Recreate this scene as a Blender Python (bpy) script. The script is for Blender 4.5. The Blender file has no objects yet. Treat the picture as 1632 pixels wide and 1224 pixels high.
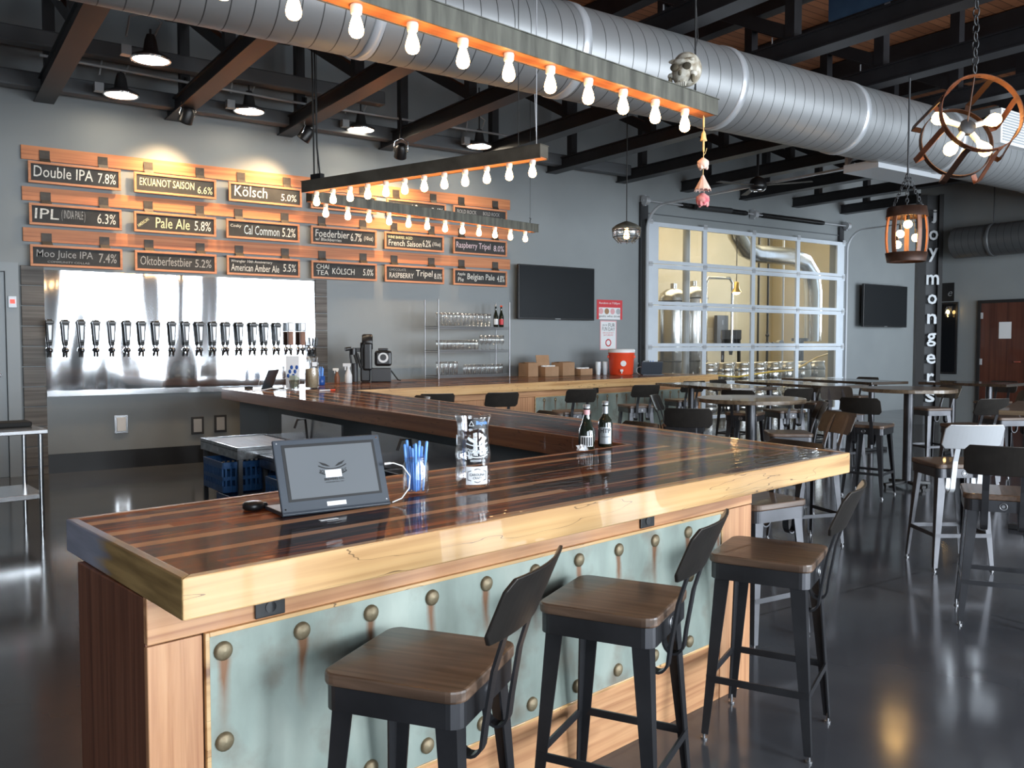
import bpy, math, random
from mathutils import Vector, Matrix
random.seed(7)
C = bpy.context.scene.collection
SC = bpy.context.scene
R = math.radians
# ------------------------------------------------------------------ camera, sky, light, exposure
cam = bpy.data.objects.new('camera', bpy.data.cameras.new('camera'))
cam.data.sensor_width = 36; cam.data.lens = 1385/1632*36; cam.data.clip_start = 0.05; cam.data.clip_end = 200
cam.location = (0, 0, 1.63); cam.rotation_euler = (R(90-2.646), 0, R(-34.6))
C.objects.link(cam); SC.camera = cam
SC.view_settings.view_transform = 'Standard'; SC.view_settings.look = 'None'
SC.view_settings.exposure = 0.92; SC.view_settings.gamma = 1.0; SC.view_settings.use_curve_mapping = False
SC.cycles.use_denoising = True; SC.cycles.max_bounces = 8; SC.cycles.diffuse_bounces = 4
SC.cycles.glossy_bounces = 5; SC.cycles.transparent_max_bounces = 16; SC.cycles.sample_clamp_indirect = 6.0
SC.cycles.caustics_reflective = False; SC.cycles.caustics_refractive = False
world = bpy.data.worlds.new('sky'); SC.world = world; world.use_nodes = True
wn = world.node_tree.nodes; wb = wn['Background']; wb.inputs[0].default_value = (0.62, 0.78, 1.0, 1); wb.inputs[1].default_value = 1.6

def area(name, loc, rot, sx, sy, power, col):
    l = bpy.data.lights.new(name, 'AREA'); l.shape = 'RECTANGLE'; l.size = sx; l.size_y = sy; l.energy = power; l.color = col
    o = bpy.data.objects.new(name, l); o.location = loc; o.rotation_euler = rot; C.objects.link(o); return o
# daylight through the tall shop windows behind the camera (front wall, y = -5)
DAY = (0.86, 0.94, 1.0)
for k, (x0, x1) in enumerate([(-2.6, 1.9), (4.0, 6.4), (8.3, 11.9), (12.7, 16.6)]):
    area('window_daylight', ((x0+x1)/2, -5.0, 2.2), (R(90), 0, 0), x1-x0, 3.7, 420 if k else 260, DAY)
area('recess_fill_light', (19.6, 6.75, 2.3), (R(90), 0, 0), 3.6, 3.4, 160, DAY)  # added fill for the dark back wall by the television, no known window
area('brewery_ceiling_light', (16.5, 15.6, 5.9), (0, 0, 0), 9, 4, 230, (1.0, 0.83, 0.52))
area('brewery_window_light', (22.9, 15.2, 3.6), (R(90), 0, R(90)), 1.5, 3.2, 160, (0.85, 0.95, 1.0))

def spot(name, loc, target, power, size, col=(1, .72, .42), rad=.03, blend=.6):
    l = bpy.data.lights.new(name, 'SPOT'); l.energy = power; l.spot_size = R(size); l.spot_blend = blend; l.color = col; l.shadow_soft_size = rad
    o = bpy.data.objects.new(name, l); o.location = loc
    o.rotation_euler = (Vector(target)-Vector(loc)).to_track_quat('-Z', 'Y').to_euler(); C.objects.link(o); return o

# ------------------------------------------------------------------ materials
def _nt(name):
    m = bpy.data.materials.new(name); m.use_nodes = True
    return m, m.node_tree.nodes, m.node_tree.links, m.node_tree.nodes['Principled BSDF']
def c4(c): return (c[0], c[1], c[2], 1)
def mat(name, c1, c2=None, scale=(4, 4, 4), rough=.5, metal=0, bump=0, detail=5, coat=0, emit=None, es=0, lo=.35, hi=.7, spec=.5, r2=None):
    m, n, l, b = _nt(name)
    b.inputs['Base Color'].default_value = c4(c1); b.inputs['Roughness'].default_value = rough; b.inputs['Metallic'].default_value = metal
    b.inputs['Specular IOR Level'].default_value = spec
    if coat: b.inputs['Coat Weight'].default_value = coat; b.inputs['Coat Roughness'].default_value = .03
    if emit: b.inputs['Emission Color'].default_value = c4(emit); b.inputs['Emission Strength'].default_value = es
    if c2 is not None or bump:
        tc = n.new('ShaderNodeTexCoord'); mp = n.new('ShaderNodeMapping'); mp.inputs['Scale'].default_value = scale
        nz = n.new('ShaderNodeTexNoise'); nz.inputs['Scale'].default_value = 1; nz.inputs['Detail'].default_value = detail
        l.new(tc.outputs['Object'], mp.inputs[0]); l.new(mp.outputs[0], nz.inputs[0])
        if c2 is not None:
            cr = n.new('ShaderNodeValToRGB'); cr.color_ramp.elements[0].position = lo; cr.color_ramp.elements[1].position = hi
            cr.color_ramp.elements[0].color = c4(c1); cr.color_ramp.elements[1].color = c4(c2)
            l.new(nz.outputs[0], cr.inputs[0]); l.new(cr.outputs[0], b.inputs['Base Color'])
        if r2 is not None:
            mr = n.new('ShaderNodeMapRange'); mr.inputs['To Min'].default_value = rough; mr.inputs['To Max'].default_value = r2
            mr.inputs['From Min'].default_value = lo; mr.inputs['From Max'].default_value = hi
            l.new(nz.outputs[0], mr.inputs[0]); l.new(mr.outputs[0], b.inputs['Roughness'])
        if bump:
            bp = n.new('ShaderNodeBump'); bp.inputs['Strength'].default_value = bump; bp.inputs['Distance'].default_value = .01
            l.new(nz.outputs[0], bp.inputs['Height']); l.new(bp.outputs[0], b.inputs['Normal'])
    return m
def wood(name, c1, c2, c3, along='X', freq=14, rough=.45, coat=0, knots=True, stretch=.03, crack=0):
    """grain stretched along one local axis, with darker knots"""
    m, n, l, b = _nt(name)
    tc = n.new('ShaderNodeTexCoord'); mp = n.new('ShaderNodeMapping')
    freq *= 2.6; s = [freq]*3; s['XYZ'.index(along)] = freq*stretch; mp.inputs['Scale'].default_value = s
    l.new(tc.outputs['Object'], mp.inputs[0])
    nz = n.new('ShaderNodeTexNoise'); nz.inputs['Scale'].default_value = 1.0; nz.inputs['Detail'].default_value = 8; nz.inputs['Distortion'].default_value = .8
    l.new(mp.outputs[0], nz.inputs[0])
    cr = n.new('ShaderNodeValToRGB'); e = cr.color_ramp.elements
    e[0].position = .33; e[0].color = c4(c1); e[1].position = .72; e[1].color = c4(c3)
    k = e.new(.52); k.color = c4(c2)
    l.new(nz.outputs[0], cr.inputs[0]); out = cr.outputs[0]
    if knots:
        mp2 = n.new('ShaderNodeMapping'); s2 = [6]*3; s2['XYZ'.index(along)] = 2.6; mp2.inputs['Scale'].default_value = s2
        vo = n.new('ShaderNodeTexVoronoi'); l.new(tc.outputs['Object'], mp2.inputs[0]); l.new(mp2.outputs[0], vo.inputs[0]); vo.inputs['Scale'].default_value = .55
        kr = n.new('ShaderNodeValToRGB'); kr.color_ramp.elements[0].position = .03; kr.color_ramp.elements[1].position = .13
        kr.color_ramp.elements[0].color = (.25, .13, .08, 1); kr.color_ramp.elements[1].color = (1, 1, 1, 1)
        l.new(vo.outputs['Distance'], kr.inputs[0])
        mx = n.new('ShaderNodeMix'); mx.data_type = 'RGBA'; mx.blend_type = 'MULTIPLY'; mx.inputs[0].default_value = .75
        l.new(out, mx.inputs[6]); l.new(kr.outputs[0], mx.inputs[7]); out = mx.outputs[2]
    if crack:      # thin dark checks along the grain
        mp3 = n.new('ShaderNodeMapping'); s3 = [9]*3; s3['XYZ'.index(along)] = .9; mp3.inputs['Scale'].default_value = [q*1.5 for q in s3]; mp3.inputs['Location'].default_value = (3, 5, 7)
        z3 = n.new('ShaderNodeTexNoise'); z3.inputs['Scale'].default_value = 1; z3.inputs['Detail'].default_value = 3; l.new(tc.outputs['Object'], mp3.inputs[0]); l.new(mp3.outputs[0], z3.inputs[0])
        ks = n.new('ShaderNodeMath'); ks.operation = 'COMPARE'; l.new(z3.outputs[0], ks.inputs[0]); ks.inputs[1].default_value = .53; ks.inputs[2].default_value = .0028
        k2 = n.new('ShaderNodeMath'); k2.operation = 'MULTIPLY'; l.new(ks.outputs[0], k2.inputs[0]); k2.inputs[1].default_value = crack
        mx3 = n.new('ShaderNodeMix'); mx3.data_type = 'RGBA'; l.new(k2.outputs[0], mx3.inputs[0]); l.new(out, mx3.inputs[6]); mx3.inputs[7].default_value = c4([x*.3 for x in c1]); out = mx3.outputs[2]
    l.new(out, b.inputs['Base Color']); b.inputs['Roughness'].default_value = rough
    if coat: b.inputs['Coat Weight'].default_value = coat; b.inputs['Coat Roughness'].default_value = .02
    return m
def cool_lit_edge_mat():
    """end board: cool window light painted blue-grey on the first third of its length, yellow pine beyond"""
    m, n, l, b = _nt('cool_lit_pine_edge'); tc = n.new('ShaderNodeTexCoord'); sep = n.new('ShaderNodeSeparateXYZ'); l.new(tc.outputs['Object'], sep.inputs[0])
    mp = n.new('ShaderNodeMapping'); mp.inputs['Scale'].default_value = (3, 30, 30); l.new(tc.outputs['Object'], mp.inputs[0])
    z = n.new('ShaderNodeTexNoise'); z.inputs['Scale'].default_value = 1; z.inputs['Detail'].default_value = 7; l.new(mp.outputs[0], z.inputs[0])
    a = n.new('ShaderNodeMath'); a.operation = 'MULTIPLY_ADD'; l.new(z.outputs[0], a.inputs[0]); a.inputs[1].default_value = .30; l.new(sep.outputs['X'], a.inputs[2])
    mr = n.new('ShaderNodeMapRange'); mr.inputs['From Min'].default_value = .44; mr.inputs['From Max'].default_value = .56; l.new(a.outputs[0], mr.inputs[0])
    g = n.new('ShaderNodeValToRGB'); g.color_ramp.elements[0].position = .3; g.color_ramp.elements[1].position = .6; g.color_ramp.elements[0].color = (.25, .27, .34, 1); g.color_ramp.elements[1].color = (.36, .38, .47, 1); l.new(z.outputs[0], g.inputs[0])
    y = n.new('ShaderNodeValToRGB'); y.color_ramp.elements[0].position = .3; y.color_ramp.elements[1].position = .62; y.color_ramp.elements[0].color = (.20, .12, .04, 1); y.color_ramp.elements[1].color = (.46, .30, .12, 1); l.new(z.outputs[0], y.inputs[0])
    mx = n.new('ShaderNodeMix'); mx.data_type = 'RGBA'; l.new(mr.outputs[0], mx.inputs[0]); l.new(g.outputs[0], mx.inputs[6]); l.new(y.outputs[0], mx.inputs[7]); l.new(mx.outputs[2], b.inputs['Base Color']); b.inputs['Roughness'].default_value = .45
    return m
def bar_top_mat():
    """lacquered reclaimed strips running along local X: dark mottled boards with thin tan ones between"""
    m, n, l, b = _nt('lacquered_strip_wood')
    tc = n.new('ShaderNodeTexCoord')
    def brick(rowh, width, off, freq):
        br = n.new('ShaderNodeTexBrick'); br.inputs['Scale'].default_value = 1; br.inputs['Mortar Size'].default_value = .0
        br.inputs['Brick Width'].default_value = width; br.inputs['Row Height'].default_value = rowh; br.offset = off; br.offset_frequency = freq
        br.inputs['Color1'].default_value = (0, 0, 0, 1); br.inputs['Color2'].default_value = (1, 1, 1, 1)
        l.new(tc.outputs['Object'], br.inputs[0]); return br.outputs['Color']
    b1 = brick(.095, .62, .37, 3)
    sep = n.new('ShaderNodeSeparateXYZ'); l.new(tc.outputs['Object'], sep.inputs[0])
    def math_(op, a, v=None):
        x = n.new('ShaderNodeMath'); x.operation = op
        if isinstance(a, (int, float)): x.inputs[0].default_value = a
        else: l.new(a, x.inputs[0])
        if v is not None:
            if isinstance(v, (int, float)): x.inputs[1].default_value = v
            else: l.new(v, x.inputs[1])
        return x.outputs[0]
    row = math_('MODULO', math_('ADD', sep.outputs['Y'], 1.90+.01), .19)      # dark boards with a narrow tan strip between
    tanrow = math_('LESS_THAN', row, .05)
    bb = brick(.19, 1.31, .41, 2)
    t = math_('MULTIPLY', tanrow, math_('GREATER_THAN', bb, .28))
    mp = n.new('ShaderNodeMapping'); mp.inputs['Scale'].default_value = (2.6, 34, 6); l.new(tc.outputs['Object'], mp.inputs[0])
    nz = n.new('ShaderNodeTexNoise'); nz.inputs['Scale'].default_value = 1; nz.inputs['Detail'].default_value = 7; nz.inputs['Distortion'].default_value = .6
    l.new(mp.outputs[0], nz.inputs[0])
    add = math_('ADD', nz.outputs[0], math_('MULTIPLY', math_('SUBTRACT', b1, .5), .34))
    cr = n.new('ShaderNodeValToRGB'); e = cr.color_ramp.elements
    e[0].position = .36; e[0].color = (.012, .004, .003, 1); e[1].position = .76; e[1].color = (.36, .095, .022, 1)
    q = e.new(.56); q.color = (.060, .013, .005, 1)
    l.new(add, cr.inputs[0])
    tr = n.new('ShaderNodeValToRGB'); e = tr.color_ramp.elements
    e[0].position = .2; e[0].color = (.46, .235, .115, 1); e[1].position = .8; e[1].color = (.62, .36, .19, 1)
    l.new(add, tr.inputs[0])
    mx = n.new('ShaderNodeMix'); mx.data_type = 'RGBA'; l.new(t, mx.inputs[0]); l.new(cr.outputs[0], mx.inputs[6]); l.new(tr.outputs[0], mx.inputs[7])
    l.new(mx.outputs[2], b.inputs['Base Color'])
    b.inputs['Roughness'].default_value = .5; b.inputs['Specular IOR Level'].default_value = .06; b.inputs['Coat Weight'].default_value = .42; b.inputs['Coat IOR'].default_value = 1.36; b.inputs['Coat Roughness'].default_value = .015
    mp2 = n.new('ShaderNodeMapping'); mp2.inputs['Scale'].default_value = (9, 30, 9); l.new(tc.outputs['Object'], mp2.inputs[0])
    n2 = n.new('ShaderNodeTexNoise'); n2.inputs['Scale'].default_value = 1; n2.inputs['Detail'].default_value = 2; l.new(mp2.outputs[0], n2.inputs[0])
    bp = n.new('ShaderNodeBump'); bp.inputs['Strength'].default_value = .10; bp.inputs['Distance'].default_value = .01
    l.new(n2.outputs[0], bp.inputs['Height']); l.new(bp.outputs[0], b.inputs['Normal']); l.new(bp.outputs[0], b.inputs['Coat Normal'])
    return m
def patina_mat():
    """pale blue-green zinc sheet with brown blotches and rust runs under each rivet (rivets every 0.235 m)"""
    m, n, l, b = _nt('patinated_zinc'); tc = n.new('ShaderNodeTexCoord')
    def noise(scale, det=5, sc=(1, 1, 1)):
        mp = n.new('ShaderNodeMapping'); mp.inputs['Scale'].default_value = sc; l.new(tc.outputs['Object'], mp.inputs[0])
        z = n.new('ShaderNodeTexNoise'); z.inputs['Scale'].default_value = scale; z.inputs['Detail'].default_value = det; l.new(mp.outputs[0], z.inputs[0]); return z.outputs[0]
    cr = n.new('ShaderNodeValToRGB'); e = cr.color_ramp.elements
    e[0].position = .32; e[0].color = (.20, .235, .205, 1); e[1].position = .7; e[1].color = (.45, .50, .44, 1); q = e.new(.5); q.color = (.31, .365, .325, 1)
    l.new(noise(2.2, 8, (1.6, 1, .7)), cr.inputs[0])
    kr = n.new('ShaderNodeValToRGB'); kr.color_ramp.elements[0].position = .52; kr.color_ramp.elements[1].position = .78
    l.new(noise(5.5, 6), kr.inputs[0])
    mx = n.new('ShaderNodeMix'); mx.data_type = 'RGBA'; l.new(kr.outputs[0], mx.inputs[0]); l.new(cr.outputs[0], mx.inputs[6]); mx.inputs[7].default_value = (.20, .165, .125, 1)
    sep = n.new('ShaderNodeSeparateXYZ'); l.new(tc.outputs['Object'], sep.inputs[0])
    def math_(op, a, v=None, v2=None):
        x = n.new('ShaderNodeMath'); x.operation = op
        if isinstance(a, (int, float)): x.inputs[0].default_value = a
        else: l.new(a, x.inputs[0])
        for i, w in ((1, v), (2, v2)):
            if w is None: continue
            if isinstance(w, (int, float)): x.inputs[i].default_value = w
            else: l.new(w, x.inputs[i])
        return x.outputs[0]
    wob = math_('MULTIPLY', math_('SUBTRACT', noise(9, 3), .5), .035)
    fx = math_('MODULO', math_('ADD', math_('ADD', sep.outputs['X'], 2.643+2.35+.1175), wob), .235)
    dx = math_('ABSOLUTE', math_('SUBTRACT', fx, .1175))
    streak = math_('SUBTRACT', 1, math_('MULTIPLY', dx, 48)); streak = math_('MAXIMUM', streak, 0)
    below = math_('LESS_THAN', sep.outputs['Z'], .815)
    fade = math_('MAXIMUM', math_('SUBTRACT', 1, math_('MULTIPLY', math_('SUBTRACT', .815, sep.outputs['Z']), 4.2)), 0)
    s = math_('MULTIPLY', math_('MULTIPLY', streak, below), math_('MULTIPLY', fade, noise(3, 2)))
    s = math_('MINIMUM', math_('MULTIPLY', s, 3.0), .92)
    mx2 = n.new('ShaderNodeMix'); mx2.data_type = 'RGBA'; l.new(s, mx2.inputs[0]); l.new(mx.outputs[2], mx2.inputs[6]); mx2.inputs[7].default_value = (.20, .085, .035, 1)
    l.new(mx2.outputs[2], b.inputs['Base Color']); b.inputs['Roughness'].default_value = .42; b.inputs['Metallic'].default_value = .35
    return m
def thin_glass(name, tint=(.95, .97, .97), lo=.04, hi=.75, rough=.0):
    m = bpy.data.materials.new(name); m.use_nodes = True; n = m.node_tree.nodes; l = m.node_tree.links; n.clear()
    o = n.new('ShaderNodeOutputMaterial'); t = n.new('ShaderNodeBsdfTransparent'); t.inputs[0].default_value = c4(tint)
    g = n.new('ShaderNodeBsdfGlossy'); g.inputs['Roughness'].default_value = rough; g.inputs[0].default_value = (1, 1, 1, 1)
    w = n.new('ShaderNodeLayerWeight'); w.inputs[0].default_value = .35
    mr = n.new('ShaderNodeMapRange'); mr.inputs['To Min'].default_value = lo; mr.inputs['To Max'].default_value = hi
    l.new(w.outputs['Facing'], mr.inputs[0]); x = n.new('ShaderNodeMixShader'); l.new(mr.outputs[0], x.inputs[0])
    l.new(t.outputs[0], x.inputs[1]); l.new(g.outputs[0], x.inputs[2]); l.new(x.outputs[0], o.inputs[0]); return m
def emis(name, col, s):
    return mat(name, col, emit=col, es=s, rough=.4)
def floor_mat():
    m, n, l, b = _nt('polished_concrete'); tc = n.new('ShaderNodeTexCoord')
    def noise(sc, det):
        z = n.new('ShaderNodeTexNoise'); z.inputs['Scale'].default_value = sc; z.inputs['Detail'].default_value = det; l.new(tc.outputs['Object'], z.inputs[0]); return z.outputs[0]
    cr = n.new('ShaderNodeValToRGB'); cr.color_ramp.elements[0].position = .3; cr.color_ramp.elements[1].position = .72
    cr.color_ramp.elements[0].color = (.044, .048, .058, 1); cr.color_ramp.elements[1].color = (.090, .094, .104, 1); l.new(noise(.9, 8), cr.inputs[0])
    br = n.new('ShaderNodeTexBrick'); br.offset = 0; br.inputs['Brick Width'].default_value = 3.6; br.inputs['Row Height'].default_value = 3.6
    br.inputs['Mortar Size'].default_value = .006; br.inputs['Scale'].default_value = 1; br.inputs['Color1'].default_value = br.inputs['Color2'].default_value = (1, 1, 1, 1); br.inputs['Mortar'].default_value = (.35, .35, .35, 1)
    mp = n.new('ShaderNodeMapping'); mp.inputs['Location'].default_value = (1.9, .2, 0); l.new(tc.outputs['Object'], mp.inputs[0]); l.new(mp.outputs[0], br.inputs[0])
    mx = n.new('ShaderNodeMix'); mx.data_type = 'RGBA'; mx.blend_type = 'MULTIPLY'; mx.inputs[0].default_value = 1; l.new(cr.outputs[0], mx.inputs[6]); l.new(br.outputs[0], mx.inputs[7])
    l.new(mx.outputs[2], b.inputs['Base Color'])
    mr = n.new('ShaderNodeMapRange'); mr.inputs['To Min'].default_value = .07; mr.inputs['To Max'].default_value = .20; l.new(noise(2.1, 6), mr.inputs[0]); l.new(mr.outputs[0], b.inputs['Roughness'])
    return m
def deck_mat():
    m, n, l, b = _nt('plank_ceiling'); tc = n.new('ShaderNodeTexCoord')
    br = n.new('ShaderNodeTexBrick'); br.inputs['Brick Width'].default_value = 3.1; br.inputs['Row Height'].default_value = .14; br.inputs['Scale'].default_value = 1
    br.inputs['Mortar Size'].default_value = .006; br.inputs['Color1'].default_value = (.34, .135, .06, 1); br.inputs['Color2'].default_value = (.24, .09, .04, 1); br.inputs['Mortar'].default_value = (.05, .02, .01, 1)
    l.new(tc.outputs['Object'], br.inputs[0]); l.new(br.outputs[0], b.inputs['Base Color']); b.inputs['Roughness'].default_value = .6; return m
def steel_mat(name, col=(.80, .81, .83), rough=.12, wav=.35, sc=(1.1, 1.1, .25), metal=1):
    m, n, l, b = _nt(name); b.inputs['Base Color'].default_value = c4(col); b.inputs['Metallic'].default_value = metal; b.inputs['Roughness'].default_value = rough
    tc = n.new('ShaderNodeTexCoord'); mp = n.new('ShaderNodeMapping'); mp.inputs['Scale'].default_value = sc; l.new(tc.outputs['Object'], mp.inputs[0])
    z = n.new('ShaderNodeTexNoise'); z.inputs['Scale'].default_value = 1.6; z.inputs['Detail'].default_value = 1; l.new(mp.outputs[0], z.inputs[0])
    bp = n.new('ShaderNodeBump'); bp.inputs['Strength'].default_value = wav; bp.inputs['Distance'].default_value = .08
    l.new(z.outputs[0], bp.inputs['Height']); l.new(bp.outputs[0], b.inputs['Normal']); return m
def duct_mat(name, col, rough, seam=.16, metal=1):
    """spiral-seam galvanised sheet: thin dark seams ring the local X axis"""
    m, n, l, b = _nt(name); tc = n.new('ShaderNodeTexCoord'); sep = n.new('ShaderNodeSeparateXYZ'); l.new(tc.outputs['Object'], sep.inputs[0])
    def math_(op, a, v=None):
        x = n.new('ShaderNodeMath'); x.operation = op
        if isinstance(a, (int, float)): x.inputs[0].default_value = a
        else: l.new(a, x.inputs[0])
        if v is not None:
            if isinstance(v, (int, float)): x.inputs[1].default_value = v
            else: l.new(v, x.inputs[1])
        return x.outputs[0]
    at = math_('ARCTAN2', sep.outputs['Y'], sep.outputs['Z'])
    ph = math_('ADD', math_('ADD', sep.outputs['X'], 40), math_('MULTIPLY', at, seam/6.2832))
    f = math_('MODULO', ph, seam); line = math_('LESS_THAN', f, seam*.055)
    mx = n.new('ShaderNodeMix'); mx.data_type = 'RGBA'; l.new(line, mx.inputs[0]); mx.inputs[6].default_value = c4(col); mx.inputs[7].default_value = c4([x*.25 for x in col])
    l.new(mx.outputs[2], b.inputs['Base Color']); b.inputs['Metallic'].default_value = metal; b.inputs['Roughness'].default_value = rough
    return m

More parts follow.
